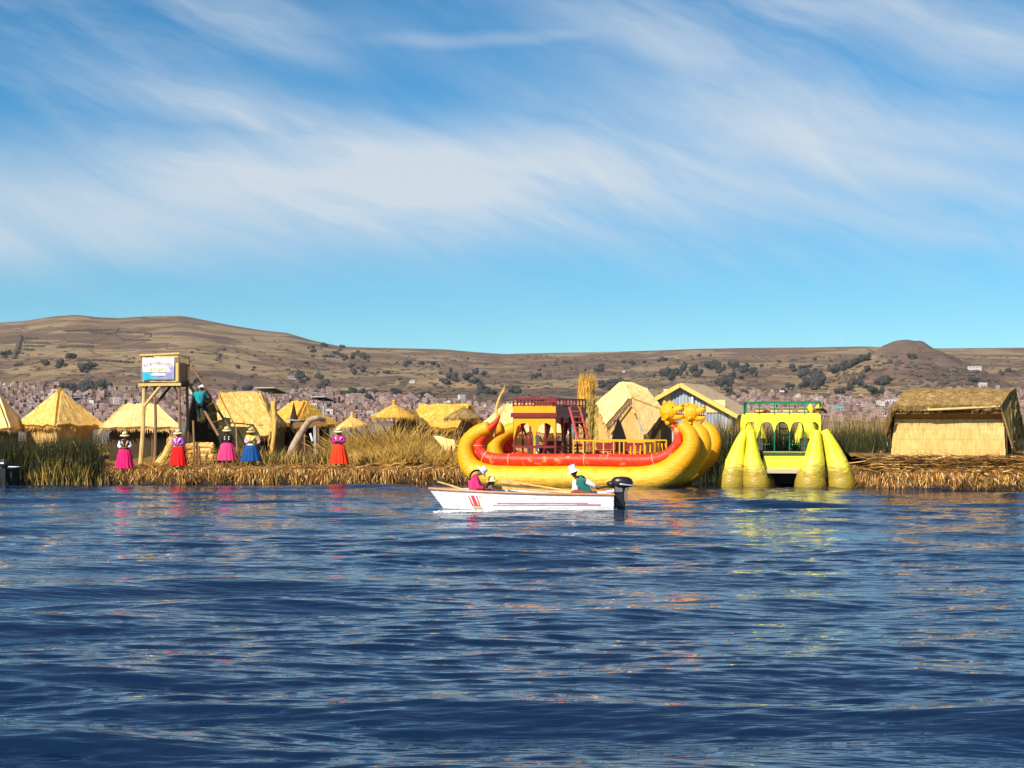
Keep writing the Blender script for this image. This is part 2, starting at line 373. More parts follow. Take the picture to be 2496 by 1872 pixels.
def terrain(x, y):
    x = np.asarray(x, float); y = np.asarray(y, float); u = UC + FPX * x / y
    t = (VH - np.interp(u, SKY[:, 0], SKY[:, 1])) / FPX; h = t * YR + CAM_H
    s = np.clip((y - YS0) / (YR - YS0), 0, 1)
    z = h * (0.86 * s + 0.14 * s ** 3) + 0.6
    mid = np.clip(s * (1 - s) * 4, 0, 1) * np.clip((h / 150), .5, 1.3)
    z = z + mid * (7.0 * vnoise(x, y, 700, 1) + 4.0 * vnoise(x, y * 0.8, 260, 2) + 1.4 * vnoise(x, y, 90, 3)) * np.clip(1.25 - s, 0, 1)
    lim = CAM_H + t * y - 1.0; z = np.where((s > .35) & (s < 1), np.minimum(z, lim), z)
    r = np.sqrt(((x - 517) / 1.0) ** 2 + ((y - 2010) / 1.5) ** 2)
    ang = np.arctan2(y - 2010, x - 517)
    cone = 118 - np.sqrt(9.0 ** 2 + ((0.60 + 0.04 * np.sin(3 * ang + 1) + .02 * np.sin(7 * ang)) * r) ** 2) + (2.6 * vnoise(x, y, 60, 9) + 1.6 * vnoise(x, y, 24, 12)) * np.clip(r / 22, 0, 1)
    z = np.maximum(z, cone)
    z = np.where(y > YR, z - (y - YR) * 0.10, z)
    return z
ys = np.concatenate([np.linspace(YS0 - 30, 2400, 170), np.linspace(2410, YR, 90), np.linspace(YR + 40, 4200, 10)]); ts = np.linspace(-1, 1, 420)
YY, TT = np.meshgrid(ys, ts, indexing='ij'); XX = TT * 0.52 * YY; ZZ = terrain(XX, YY); ZZ[0] = -3
nr, nc = XX.shape
me = bpy.data.meshes.new('hills'); ii = np.arange(nr * nc).reshape(nr, nc)
q = np.stack([ii[:-1, :-1], ii[:-1, 1:], ii[1:, 1:], ii[1:, :-1]], -1).reshape(-1, 4)
me.from_pydata(np.stack([XX, YY, ZZ], -1).reshape(-1, 3).tolist(), [], q.tolist()); me.polygons.foreach_set('use_smooth', np.ones(len(q), bool)); me.update()
hills = bpy.data.objects.new('hills', me); COL.objects.link(hills); tag(hills, kind='structure')
m = bpy.data.materials.new('hill_grass'); m.use_nodes = True; h = G(m.node_tree); b = h.n['Principled BSDF']; b.inputs['Roughness'].default_value = 0.95; b.inputs['Specular IOR Level'].default_value = 0.1
co = h.new('ShaderNodeTexCoord').outputs['Object']; ox, oy, oz = h.xyz(co)
big = h.noise(co, 0.0045, 5, 0.6, 0.6); med = h.noise(h.map(co, (1, .7, 3.0)), 0.016, 5, 0.62, 0.8); fin = h.noise(h.map(co, (1, 1, 4.0)), 0.11, 5, 0.75)
ve = h.new('ShaderNodeTexVoronoi', feature='DISTANCE_TO_EDGE'); h.l.new(h.map(co, (0.013, 0.0075, 0.0)), ve.inputs['Vector']); ve.inputs['Scale'].default_value = 1.0
fld = h.xyz(h.voro(h.map(co, (0.010, 0.0065, 0.05)), 1.0))[0]
ter = h.noise(h.comb(h.m('MULTIPLY', ox, 0.006), h.m('MULTIPLY', oy, 0.002), h.m('MULTIPLY', oz, 0.28)), 1.0, 4, 0.6, 0.6)
c = h.mix(h.ss(big, 0.36, 0.62), (0.275, 0.182, 0.085), (0.185, 0.118, 0.08))
c = h.mix(h.m('MULTIPLY', h.ss(med, 0.47, 0.62), 0.85), c, (0.125, 0.08, 0.060))
c = h.mix(h.m('MULTIPLY', h.ss(fld, 0.62, 0.68), 0.6), c, (0.38, 0.275, 0.14))
c = h.mix(h.m('MULTIPLY', h.ss(fld, 0.30, 0.24), 0.55), c, (0.145, 0.095, 0.068))
c = h.mix(h.m('MULTIPLY', h.ss(ter, 0.56, 0.63), 0.6), c, (0.10, 0.066, 0.05))
c = h.mix(h.m('MULTIPLY', h.ss(ter, 0.40, 0.35), 0.45), c, (0.37, 0.27, 0.14))
c = h.mix(h.m('MULTIPLY', h.ss(fin, 0.55, 0.72), 0.55), c, (0.11, 0.08, 0.06))
c = h.mix(h.m('MULTIPLY', h.m('MULTIPLY', h.ss(ve.outputs[0], 0.035, 0.012), h.ss(big, 0.62, 0.48)), 0.65), c, (0.085, 0.06, 0.045))
rock = h.new('ShaderNodeVectorMath', operation='DISTANCE'); h.l.new(h.map(co, (1, 0.55, 0)), rock.inputs[0]); rock.inputs[1].default_value = (540, 1960 * .55, 0)
rk = h.ss(h.m('ADD', rock.outputs['Value'], h.m('MULTIPLY', h.m('SUBTRACT', med, .5), 90)), 95, 60)
c = h.mix(h.m('MULTIPLY', rk, 0.8), c, h.mix(fin, (0.085, 0.057, 0.05), (0.165, 0.112, 0.095)))
tn = h.ss(h.m('ADD', oz, h.m('MULTIPLY', big, 14)), 30, 8); c = h.mix(h.m('MULTIPLY', tn, 0.7), c, (0.20, 0.13, 0.105))
hb = h.new('ShaderNodeBump'); hb.inputs['Strength'].default_value = 1.0; hb.inputs['Distance'].default_value = 9.0; h.l.new(h.noise(co, 0.035, 7, 0.72, 0.5), hb.inputs['Height']); h.l.new(hb.outputs[0], b.inputs['Normal'])
h.l.new(c, b.inputs['Base Color']); me.materials.append(m)

def ground_hit(u, v):                                # where the view ray through a pixel meets the hills
    yy = np.linspace(YS0 + 5, YR - 20, 900); x = (u - UC) / FPX * yy; ray = CAM_H - (v - VH) / FPX * yy
    k = np.nonzero(terrain(x, yy) >= ray)[0]
    if not len(k): return None
    y = yy[k[0]]; x = (u - UC) / FPX * y; return Vector((x, y, float(terrain(x, y))))

# trees and hedges on the slopes
M_LEAF = [mat('far_leaf_a', (0.018, 0.022, 0.016), (0.05, 0.055, 0.04), 0.35, detail=3), mat('far_leaf_b', (0.022, 0.024, 0.022), (0.06, 0.058, 0.05), 0.35, detail=3), mat('far_leaf_c', (0.05, 0.042, 0.03), (0.10, 0.08, 0.055), 0.35, detail=3)]
def leaf_mesh(seed, kind):
    random.seed(seed); mb = MB(); mb.cur = 0
    H = 1.0
    mb.tube([(0, 0, -.1), (0.02, 0, .5)], [.035, .02], 5)
    nb = 8 if kind != 2 else 6; blobs = []; pc, pr = (0, 0, .3), .2
    for i in range(nb):
        if kind == 0: c = (random.uniform(-.2, .2), random.uniform(-.2, .2), random.uniform(.3, .85)); r = random.uniform(.12, .22)
        elif kind == 1: c = (random.uniform(-.38, .38), random.uniform(-.3, .3), random.uniform(.25, .65)); r = random.uniform(.16, .26)
        else: c = (random.uniform(-.42, .42), random.uniform(-.25, .25), random.uniform(.1, .30)); r = random.uniform(.17, .25)
        c = tuple(pc[k] + (c[k] - pc[k]) * min(1, .85 * (r + pr) / max(.01, math.dist(c, pc))) for k in range(3))
        pc, pr = c, r
        blobs.append((c, r)); mb.ball(c, (r, r, r * random.uniform(.9, 1.4)), 7, 5, 0.28)
    for i in range(60):
        c = Vector((random.gauss(0, .22 if kind == 0 else .34), random.gauss(0, .22), random.uniform(.2, 1.0 if kind == 0 else .8) * (1 if kind < 2 else .6)))
        q_ = Vector(blobs[random.randrange(len(blobs))][0]); c = q_ + (c - q_) * min(1, .16 / max(.01, (c - q_).length)); mb.blade(c, (random.gauss(0, .09), random.gauss(0, .09), random.gauss(.05, .08)), .035)
    me = mb.build('tmp', M_LEAF[kind]).data; o = bpy.data.objects['tmp']; bpy.data.objects.remove(o); me.name = 'far_tree'; return me
LEAF = {k: [leaf_mesh(100 + 10 * k + i, k) for i in range(5)] for k in range(3)}
random.seed(3)
TREE_LAB = {'L': ('dark bushy tree on the bare slope of the tall hill behind the watchtower', 'trees on the tall hill behind the watchtower'),
            'C': ('dark tree on the brown hillside beyond the red and yellow boat', 'trees on the hillside beyond the dragon boat'),
            'R': ('dark tree on the slopes beside the cone shaped hill', 'trees beside the cone shaped hill')}
PATCH = [('L', 150, 254, 932, 960, 20, 1, 9), ('L', 139, 162, 886, 900, 4, 1, 10), ('L', 197, 228, 892, 910, 5, 1, 10), ('L', 160, 172, 868, 876, 1, 1, 10), ('L', 106, 118, 888, 895, 2, 1, 8), ('L', 2, 24, 862, 874, 4, 1, 9), ('L', 34, 54, 884, 893, 4, 2, 8),
         ('L', 705, 740, 908, 926, 6, 1, 9), ('L', 564, 612, 945, 956, 6, 1, 9), ('L', 737, 795, 918, 950, 9, 1, 8), ('L', 440, 760, 850, 940, 13, 1, 6),
         ('C', 745, 835, 842, 874, 16, 1, 9), ('C', 832, 905, 858, 890, 14, 1, 10), ('C', 855, 890, 893, 914, 7, 1, 9), ('C', 980, 1000, 886, 897, 3, 1, 10), ('C', 1020, 1060, 882, 890, 4, 1, 8),
         ('C', 1073, 1140, 918, 942, 10, 1, 9), ('C', 1155, 1206, 932, 965, 13, 1, 9), ('C', 1246, 1282, 950, 968, 6, 1, 9), ('C', 832, 918, 950, 976, 14, 1, 8), ('C', 1012, 1060, 962, 980, 8, 1, 8), ('C', 954, 973, 950, 970, 4, 0, 10),
         ('C', 1095, 1110, 905, 917, 3, 0, 9), ('C', 1144, 1180, 908, 920, 6, 1, 8), ('C', 1449, 1480, 892, 907, 5, 1, 9), ('C', 1350, 1405, 875, 902, 6, 2, 8), ('C', 1464, 1522, 932, 952, 11, 1, 9), ('C', 1592, 1662, 906, 935, 13, 0, 13),
         ('C', 1516, 1625, 874, 892, 9, 1, 9), ('C', 1300, 1350, 915, 925, 5, 2, 7), ('C', 900, 1450, 870, 945, 20, 1, 6),
         ('R', 1664, 1845, 892, 930, 26, 0, 12), ('R', 1750, 1790, 926, 952, 8, 0, 12), ('R', 1950, 2008, 904, 956, 16, 1, 12), ('R', 1931, 2010, 888, 910, 9, 1, 9), ('R', 2217, 2230, 866, 880, 3, 1, 8),
         ('R', 1766, 1826, 952, 974, 8, 1, 8), ('R', 1905, 1936, 942, 962, 4, 0, 9), ('R', 1670, 2120, 865, 930, 14, 1, 7), ('R', 2430, 2480, 905, 914, 4, 1, 8), ('R', 2370, 2400, 925, 938, 3, 1, 8)]
def put_tree(u, v, lab, kind, hgt):
    p = ground_hit(u, v)
    if p is None: return
    o = bpy.data.objects.new('far_tree', random.choice(LEAF[kind])); COL.objects.link(o); o.location = p - Vector((0, 0, .3))
    s = hgt * 1.0 * random.uniform(.6, 1.3); w = s * random.uniform(.85, 1.25) * (0.9 if kind == 0 else 1.15)
    o.scale = (w, w, s); o.rotation_euler = (0, 0, random.uniform(0, 6.28)); tag(o, TREE_LAB[lab][0], 'tree', TREE_LAB[lab][1])
for (lab, u0, u1, v0, v1, n, kind, hgt) in PATCH:
    for _ in range(n): put_tree(random.uniform(u0, u1), random.uniform(v0 + 3, v1 + 1), lab, kind if random.random() < .8 else 1, hgt)
for (u0, v0, u1, v1, n) in ((2018, 912, 2127, 878, 18), (2044, 964, 2110, 930, 11), (2108, 948, 2164, 934, 9), (2120, 958, 2160, 962, 6)):
    for i in range(n):
        t = random.random(); put_tree(u0 + (u1 - u0) * t, v0 + (v1 - v0) * t + random.uniform(-6, 6), 'R', 0 if random.random() < .5 else 1, 10)
def hedge(pts, label, w=3.0):
    mb = MB()
    for i in range(len(pts) - 1):
        a, b2 = pts[i], pts[i + 1]; L = math.hypot(b2[0] - a[0], b2[1] - a[1]); n = max(2, int(L / 2.0))
        for k in range(n):
            p = ground_hit(a[0] + (b2[0] - a[0]) * k / n, a[1] + (b2[1] - a[1]) * k / n + random.uniform(-.7, .7))
            if p is not None: mb.ball(p + Vector((0, 0, w * .35)), (w * random.uniform(.5, .9), w * .6, w * random.uniform(.5, .9)), 6, 4, .3)
    tag(mb.build('hedge', M_LEAF[2]), label, 'hedge', 'field hedges on the tall hill')
hedge([(52, 826), (46, 845), (40, 862), (32, 878)], 'thick dark hedge running straight up the outer end of the tall hill', 6)
hedge([(62, 826), (92, 827)], 'topmost short hedge off the steep thick hedge', 3.5)
hedge([(60, 837), (122, 838)], 'long hedge crossing the slope, second off the steep thick hedge', 3)
hedge([(60, 845), (110, 846)], 'middle hedge crossing the slope, third off the steep thick hedge', 3)
hedge([(60, 854), (84, 855)], 'lowest short hedge off the steep thick hedge', 3)
hedge([(155, 808), (215, 807), (275, 806), (290, 812)], 'uppermost hedge along the enclosed fields near the hilltop', 2.6)
hedge([(290, 802), (280, 815), (302, 832)], 'short slanting hedge at the middle of the hilltop fields', 2.6)
hedge([(292, 811), (330, 812), (368, 815), (366, 824)], 'hedge round the eastern hilltop field with a hooked end', 2.8)
hedge([(222, 812), (258, 814), (282, 814)], 'inner hedge just under the uppermost hilltop hedge', 2.6)
hedge([(302, 829), (340, 830), (368, 831)], 'lower hedge of the hilltop fields, level and thin', 2.4)
hedge([(188, 879), (240, 880), (290, 883), (325, 886)], 'long thin hedge on the lower slope beside the watchtower sign', 2.6)
hedge([(140, 849), (180, 846), (228, 847)], 'dark scrubby hedge below the hilltop fields', 3.4)
mb = MB(); n = 0
for _ in range(6000):
    u = random.uniform(-150, 2650); v = random.uniform(868 if u > 700 else 850, 985)
    if u < 700 and random.random() < .72: continue
    p = ground_hit(u, v)
    if p is None or p.z < 14: continue
    if vnoise(np.array(p.x), np.array(p.y), 190, 21) < 0.1 and random.random() < .8: continue
    r = random.uniform(.9, 2.4); mb.ball(p + Vector((0, 0, r * .2)), (r * random.uniform(1.2, 2.6), r, r * .7), 5, 4, .35)
tag(mb.build('hillside_scrub', M_LEAF[2]), 'low brown scrub scattered over the far hillsides', 'scrub', kind='stuff')

# ------------------------------------------------------------------ the town on the far shore
def brick(n, c): return mat('town_' + n, tuple(x * .8 for x in c), c, 0.6, detail=2)
TOWNC = [('pink', (0.40, 0.26, 0.225)), ('brown', (0.27, 0.165, 0.14)), ('white', (0.62, 0.56, 0.53)), ('grey', (0.33, 0.27, 0.265)), ('tan', (0.40, 0.29, 0.23)), ('teal', (0.20, 0.40, 0.42))]
M_WIN = mat('town_window', (0.03, 0.03, 0.035), rough=0.3); M_TIN = mat('town_tin_roof', (0.55, 0.56, 0.58), (0.4, 0.37, 0.35), 0.5, rough=.5)
def house_mesh(ci, seed):
    random.seed(seed); mb = MB(); w, d = random.uniform(.8, 1.25), random.uniform(.8, 1.2); hh = random.choice((.5, .55, .85, 1.1))
    mb.cur = 0; mb.box((0, 0, hh / 2 - .3), (w, d, hh + .6)); mb.box((0, -d / 2 + .03, hh + .03), (w, .06, .06)); mb.box((-w / 2 + .03, 0, hh + .03), (.06, d - .13, .06))
    if random.random() < .5: mb.box((random.uniform(-.2, .2), .1, hh + .12), (w * .45, d * .4, .24))
    mb.cur = 2; mb.box((0, 0, hh + .01), (w + .06, d + .06, .02))
    mb.cur = 1
    for fl in range(1 if hh < .7 else 2):
        for k in range(3): mb.box((-w * .3 + k * w * .3, -d / 2 - .005, .27 + fl * .45), (w * .13, .03, .17))
        for k in range(2): mb.box((w / 2 + .005, -d * .2 + k * d * .4, .27 + fl * .45), (.03, d * .14, .17))
    o = mb.build('tmp', [brick(*TOWNC[ci]), M_WIN, M_TIN if seed % 3 == 0 else brick(*TOWNC[(ci + 3) % 6 if ci != 2 else 2])]); me = o.data; bpy.data.objects.remove(o); me.name = 'town_house'; return me
HOUSE = {c: [house_mesh(c, 40 + c * 7 + i) for i in range(4)] for c in range(6)}
random.seed(17)
spots = []; cell = {}
while len(spots) < 3800:
    y = YS0 + 15 + (random.random() ** 1.25) * 560; x = random.uniform(-.38, .38) * y
    z = float(terrain(x, y)); u = UC + FPX * x / y; v = VH - (z - CAM_H) / y * FPX
    top = np.interp(u, [0, 150, 260, 480, 640, 760, 900, 1100, 1300, 1500, 1700, 1850, 2000, 2120, 2250, 2380, 2496], [938, 942, 955, 965, 962, 955, 965, 978, 985, 985, 975, 960, 962, 975, 968, 936, 930]) + random.gauss(0, 5)
    if v < top: continue
    k = (int(x // 4.8), int(y // 6.5))
    if k in cell: continue
    cell[k] = 1; spots.append((x, y, z, random.choices(range(6), (46, 32, 4, 9, 18, .5))[0], random.uniform(3.0, 5.6)))
spots.sort(key=lambda q: q[1])
names = ['pink brick', 'brown brick', 'whitewashed', 'grey concrete', 'tan mud brick', 'teal painted']
rest = {c: MB() for c in range(6)}
keep = set(random.sample(range(900), 286)); near = 0
for i, (x, y, z, ci, s) in enumerate(spots):
    me = random.choice(HOUSE[ci]); rz = random.uniform(-.5, .5)
    if i in keep:
        o = bpy.data.objects.new('town_house', me); COL.objects.link(o); o.location = (x, y, z); o.rotation_euler = (0, 0, rz); o.scale = (s, s, s * random.uniform(.8, 1.15))
        tag(o, 'small flat roofed %s house in the crowded far shore town' % names[ci], 'house', 'houses of the far shore town')
    else:
        R = Matrix.Translation((x, y, z)) @ Matrix.Rotation(rz, 4, 'Z') @ Matrix.Diagonal((s, s, s, 1))
        mb = rest[ci]
        for pmi in (0, 1, 2):
            pass
        b0 = len(mb.v); mb.v.extend([tuple(R @ p.co) for p in me.vertices]); mb.f.extend([tuple(j + b0 for j in p.vertices) for p in me.polygons]); mb.mi.extend([p.material_index for p in me.polygons])
allm = MB(); mats_all = []
for c in range(6):
    b0 = len(allm.v); allm.v.extend(rest[c].v); allm.f.extend([tuple(j + b0 for j in f) for f in rest[c].f]); allm.mi.extend([c * 3 + k for k in rest[c].mi]); mats_all += [brick(*TOWNC[c]), M_WIN, brick(*TOWNC[(c + 3) % 6 if c != 2 else 2])]
tag(allm.build('distant_town', mats_all), 'mass of tiny brick houses of the far shore town', 'town', kind='stuff')
def lone_house(u, v, w, hgt, label, ci=2):
    p = ground_hit(u, v)
    if p is None: return
    mb = MB(); mb.cur = 0; mb.box((0, 0, hgt / 2 - 1), (w, 7, hgt + 2)); mb.cur = 1
    for k in range(4): mb.box((-w * .36 + k * w * .24, -3.52, hgt * .5), (w * .09, .06, hgt * .35))
    mb.cur = 2; mb.box((0, 0, hgt + .15), (w + .6, 7.6, .3))
    o = mb.build('hillside_house', [brick(*TOWNC[ci]), M_WIN, M_TIN if ci != 2 else brick(*TOWNC[2])]); o.location = p; tag(o, label, 'house')
lone_house(2375, 901, 16, 3.6, 'long white building alone on the hillside past the cone shaped hill')
lone_house(1005, 933, 7, 2.6, 'tiny white roofed house alone on the middle hillside')
lone_house(2172, 984, 12, 4.0, 'white building beside the thatched roof of the long brown roofed hut')
lone_house(2040, 1004, 10, 5.0, 'pale building with a teal end wall in the far town', 5)
lone_house(2125, 872, 16, 1.4, 'low pale shed on the ridge next to the cone shaped hill', 4)
lone_house(715, 924, 14, 3.0, 'grey building among dark trees past the watchtower ladder', 3)
lone_house(1520, 908, 4, 2.4, 'tiny bright house high on the hillside above the reed teepee')
lone_house(2395, 945, 9, 5.5, 'white two storey house at the foot of the hill behind the long brown roofed hut')
for u, v0, v1, lab in ((2065, 820, 848, 'thin radio mast on the skyline above the pale yellow boat'), (2391, 830, 849, 'short radio mast on the skyline past the cone shaped hill')):
    Y = YR - 10; p = P(u, v1, Y); hgt = (v1 - v0) / FPX * Y; mb = MB()
    for k in range(3): a = k * 2.094; mb.tube([p + Vector((math.cos(a) * .9, math.sin(a) * .9, -3)), p + Vector((math.cos(a) * .3, math.sin(a) * .3, hgt))], .12, 4)
    for j in range(7): mb.tube([p + Vector((-.6, 0, hgt * j / 7)), p + Vector((.6, 0, hgt * (j + .5) / 7))], .08, 4)
    tag(mb.build('radio_mast', M_METAL), lab, 'mast')

# ------------------------------------------------------------------ floating reed islands
def blob_field(x, y, s, seed): return float(vnoise(np.array(x), np.array(y), s, seed))
M_ISL = mat('island_litter', (0.12, 0.065, 0.02), (0.38, 0.22, 0.06), 7.0, (1.5, 1.5, 1.5), 0.95, 0.8, 18, 0.1, (0.18, 0.16, 0.04), 0.6, .55, .7)
M_STRAW = [mat('straw_gold', (0.44, 0.20, 0.03), (0.70, 0.38, 0.08), 3.0), mat('straw_brown', (0.13, 0.055, 0.015), (0.26, 0.12, 0.03), 3.0), mat('straw_pale', (0.70, 0.47, 0.18), (0.80, 0.60, 0.28), 3.0), mat('straw_dark', (0.03, 0.018, 0.008), (0.08, 0.05, 0.02), 3.0)]
def island(name, front, depth, ztop, zback, label):
    """front: list of (x, y) of the waterline edge from left to right; the platform runs back to depth"""
    mb = MB(); rows = []
    n = len(front)
    prof = [(-.25, -.35), (-.06, 0.02), (0.0, 0.35), (0.10, 0.72), (0.25, .93), (0.6, 1.0)]
    for off, hz in prof: rows.append([(x + random.uniform(-.08, .08), y + off + random.uniform(-.07, .07) - .18 * blob_field(x, 3.0, 2.2, 41) * hz, ztop * hz * (1 + .14 * blob_field(x, 0, 1.6, 42)) + random.uniform(-.05, .05)) for x, y in front])
    for k in range(1, 15):
        t = k / 14; rows.append([(x, y + .6 + (depth - .6) * t, ztop + (zback - ztop) * min(1, t * 1.6) + 0.10 * blob_field(x, y + depth * t, 3.0, 4)) for x, y in front])
    vs = [p for r in rows for p in r]; fs = []
    for j in range(len(rows) - 1):
        for i in range(n - 1): fs.append((j * n + i, j * n + i + 1, (j + 1) * n + i + 1, (j + 1) * n + i))
    mb.add(vs, fs)
    tag(mb.build(name, M_ISL, smooth=True), kind='structure')
def dense(pts, step=0.25):
    out = []
    for (a, b2) in zip(pts[:-1], pts[1:]):
        n = max(1, int(math.hypot(b2[0] - a[0], b2[1] - a[1]) / step))
        for k in range(n): out.append((a[0] + (b2[0] - a[0]) * k / n, a[1] + (b2[1] - a[1]) * k / n))
    out.append(pts[-1]); return out
MAIN = dense([(-18.2, 66.0), (-17.6, 63.8), (-16.6, 62.9), (-14.5, 62.5), (-8, 62.6), (-3, 62.4), (-1.0, 63.0), (0.5, 66.5), (8.5, 68.5), (12.5, 70)])
island('reed_island', MAIN, 20, .62, .85, '')
LEFTB = dense([(-36, 66.5), (-24, 66.5), (-18.5, 66.8), (-17.5, 67.5)])
island('reed_island_shore', LEFTB, 18, .45, .85, '')
RIGHT = dense([(13.3, 61.5), (13.35, 59.5), (13.6, 58.2), (14.4, 57.5), (16, 57.1), (20, 57.2), (26, 57.2)])
island('reed_island_right', RIGHT, 12, .62, .75, '')
def litter(name, front, ztop, n, label, hang=True, deep=1.2, spots=None):
    mbs = [MB(), MB(), MB(), MB()]; F = front
    for _ in range(n):
        i = random.randrange(len(F) - 1); t = random.random(); x = F[i][0] + (F[i + 1][0] - F[i][0]) * t; y = F[i][1] + (F[i + 1][1] - F[i][1]) * t
        r = random.random(); clump = 0.5 + 0.5 * blob_field(x, 0, 1.3, 31) + .3 * blob_field(x, 0, .5, 33)
        if hang and r < .80 and random.random() > .30 + .55 * clump: continue
        if hang and r < .62:                                   # cut ends sticking out and hanging to the water
            z = ztop * random.uniform(.25, 1.0); k = 0 if random.random() < .05 + .32 * clump else (2 if random.random() < .16 else 1)
            mbs[k].blade((x, y - .04 - .14 * random.random() - .18 * blob_field(x, 3.0, 2.2, 41), z), (random.gauss(0, .09), -random.uniform(.03, .22), -random.uniform(.15, .5) * (0.5 + clump * .6)), random.uniform(.012, .028))
        elif hang and r < .80: mbs[3].blade((x, y - .16, .0 + .22 * random.random()), (random.gauss(0, .2), -.03, -random.uniform(.1, .25)), .045)
        else:                                                   # loose stalks lying on top
            k = random.choices((0, 1, 2), (2.5, 6, .6))[0]; a = random.uniform(0, 6.28)
            mbs[k].blade((x, y + random.uniform(.05, deep), ztop * random.uniform(.9, 1.06)), (math.cos(a) * .45, math.sin(a) * .3, random.uniform(-.03, .22)), random.uniform(.010, .022))
    al = MB()
    for k in range(4): al.cur = k; al.add(mbs[k].v, mbs[k].f)
    tag(al.build(name, M_STRAW), label, 'reed litter', kind='stuff')
litter('cut_reed_edge', MAIN[8:90], .64, 14500, 'frayed cut reed ends along the edge of the long island', deep=3.0)
litter('cut_reed_edge_right', RIGHT, .66, 8500, 'frayed golden reed ends along the edge of the right island', deep=1.0)

# stack of cut reed under the right hut
mb = [MB(), MB(), MB(), MB()]
def rstack(n, x0, x1, y0, y1, z0, z1):
    for _ in range(n):
        x, y, z = random.uniform(x0, x1), random.uniform(y0, y1), random.uniform(z0, z1)
        a = random.gauss(0, .35) + (0 if random.random() < .8 else 1.5); k = random.choices((0, 1, 2, 3), (2.6, 6, .8, 2.4))[0]
        L = random.uniform(.3, .9); mb[k].blade((x, y, z), (math.cos(a) * L * random.choice((-1, 1)), -abs(math.sin(a)) * L * .5 - .05, random.gauss(-.02, .12) * L), random.uniform(.012, .03))
ST = dense([(13.9, 59.0), (14.3, 58.4), (17, 58.1), (26, 58.1)])
rstack(3200, 14.0, 23.5, 57.95, 58.4, .62, 1.16); rstack(1500, 13.8, 23.5, 58.2, 59.4, 1.10, 1.24)
al = MB()
for k in range(4): al.cur = k; al.add(mb[k].v, mb[k].f)
tag(al.build('cut_reed_layer', M_STRAW), 'layer of cut brown reed stacked under the long brown roofed hut', 'reed layer', kind='stuff')
island('reed_platform_right', ST, 9, 1.12, 1.18, '')

# living and dry reeds
M_REED = [mat('reed_green', (0.017, 0.030, 0.006), (0.045, 0.060, 0.013), 1.2), mat('reed_olive', (0.05, 0.042, 0.008), (0.11, 0.085, 0.018), 1.2), mat('reed_gold', (0.42, 0.24, 0.045), (0.66, 0.42, 0.10), 1.2), mat('reed_deep', (0.008, 0.008, 0.003), (0.02, 0.018, 0.006), 1.2)]
def reeds(name, label, area, n, hgt, wts, lean=.12, w=.016, z0=0.0):
    mbs = [MB() for _ in range(4)]
    for _ in range(n):
        x, y, hs_ = area(); a = hs_ * random.uniform(.55, 1.08) * hgt
        k = random.choices(range(4), wts)[0]
        mbs[k].blade((x, y, z0 - .05), (random.gauss(0, lean) * a, random.gauss(0, lean) * a, a), w * random.uniform(.8, 1.6), bend=.18 if random.random() < .35 else 0)
    al = MB()
    for k in range(4): al.cur = k; al.add(mbs[k].v, mbs[k].f)
    return tag(al.build(name, M_REED), label, 'reeds', kind='stuff')
def ar_left():
    while True:
        x = random.uniform(-26, -16.4); y = random.uniform(62.6, 66.5)
        u = UC + FPX * x / y
        hh = 1.0 + .12 * blob_field(x, y, 2.0, 8)
        if u > 60 and u < 105 and random.random() < .45: hh *= .8
        if u > 225: hh *= max(.35, 1 - (u - 225) / 55)
        if u > 275: continue
        if y < 63.4 and u < 92: continue
        return x, y, hh
reeds('green_reeds', 'dark green living reeds in front of the left huts', ar_left, 8000, 2.05, (6, 2.2, .25, 5))
def ar_lfront():
    x = random.gauss(-18.4, .75); y = random.uniform(62.3, 63.1); return x, y, max(.3, 1 - abs(x + 18.4) / 2.6)
reeds('dry_reed_tuft', 'pale yellow dying reeds at the water edge left of the long island', ar_lfront, 900, 1.35, (1.4, 4, 4, .6), .2)
def ar_mid():
    while True:
        x = random.uniform(8.0, 17.2); y = random.uniform(64.8, 71)
        return x, y, 1.0 + .08 * blob_field(x, y, 2.5, 8)
reeds('reed_bed', 'tall green reed bed behind the pale yellow boat', ar_mid, 9000, 2.35, (7, 1.6, .25, 4))
def ar_back():
    x = random.uniform(10.0, 38); y = random.uniform(72, 77); return x, y, 1.0 + .1 * blob_field(x, y, 3, 8)
reeds('dry_reed_bed', 'gold tipped dry reeds beyond the green reed bed', ar_back, 12000, 3.0, (1.4, 4, 5, .8))
def ar_bk2():
    x = random.uniform(-34, 12); y = random.uniform(84, 88); return x, y, 1.0
reeds('reed_belt', 'reed belt along the back of the long island', ar_bk2, 7000, 2.3, (3, 5, 3, 1), w=.022)
MOUND = ((-5.4, 69.0, 1.9, 1.55), (-3.7, 68.4, 1.5, 1.3), (-6.9, 69.4, 1.5, 1.5), (-2.8, 67.2, 1.0, 1.0), (-4.3, 66.3, 2.4, .8))
def mound_h(x, y): return max(hh * math.exp(-((x - mx) ** 2 + ((y - my) * 1.0) ** 2) / (r * r)) for mx, my, r, hh in MOUND)
def ar_mound():
    while True:
        x = random.uniform(-8.3, -1.8); y = random.uniform(64.2, 71)
        if mound_h(x, y) > random.uniform(.06, .4): return x, y, .7 + .85 * mound_h(x, y) if random.random() < .8 else 2.0 * mound_h(x, y)
reeds('dry_reed_thicket', 'golden dry reed thicket standing behind the women on the island', ar_mound, 12500, .85, (.3, 1.2, 9, .35), .5, .019, .62)
mb = MB(); n = 34
vs = [(-8.2 + 6.6 * i / n, 64 + 7.2 * j / n, .55 + mound_h(-8.2 + 6.6 * i / n, 64 + 7.2 * j / n) * .72 + random.uniform(-.09, .09)) for j in range(n + 1) for i in range(n + 1)]
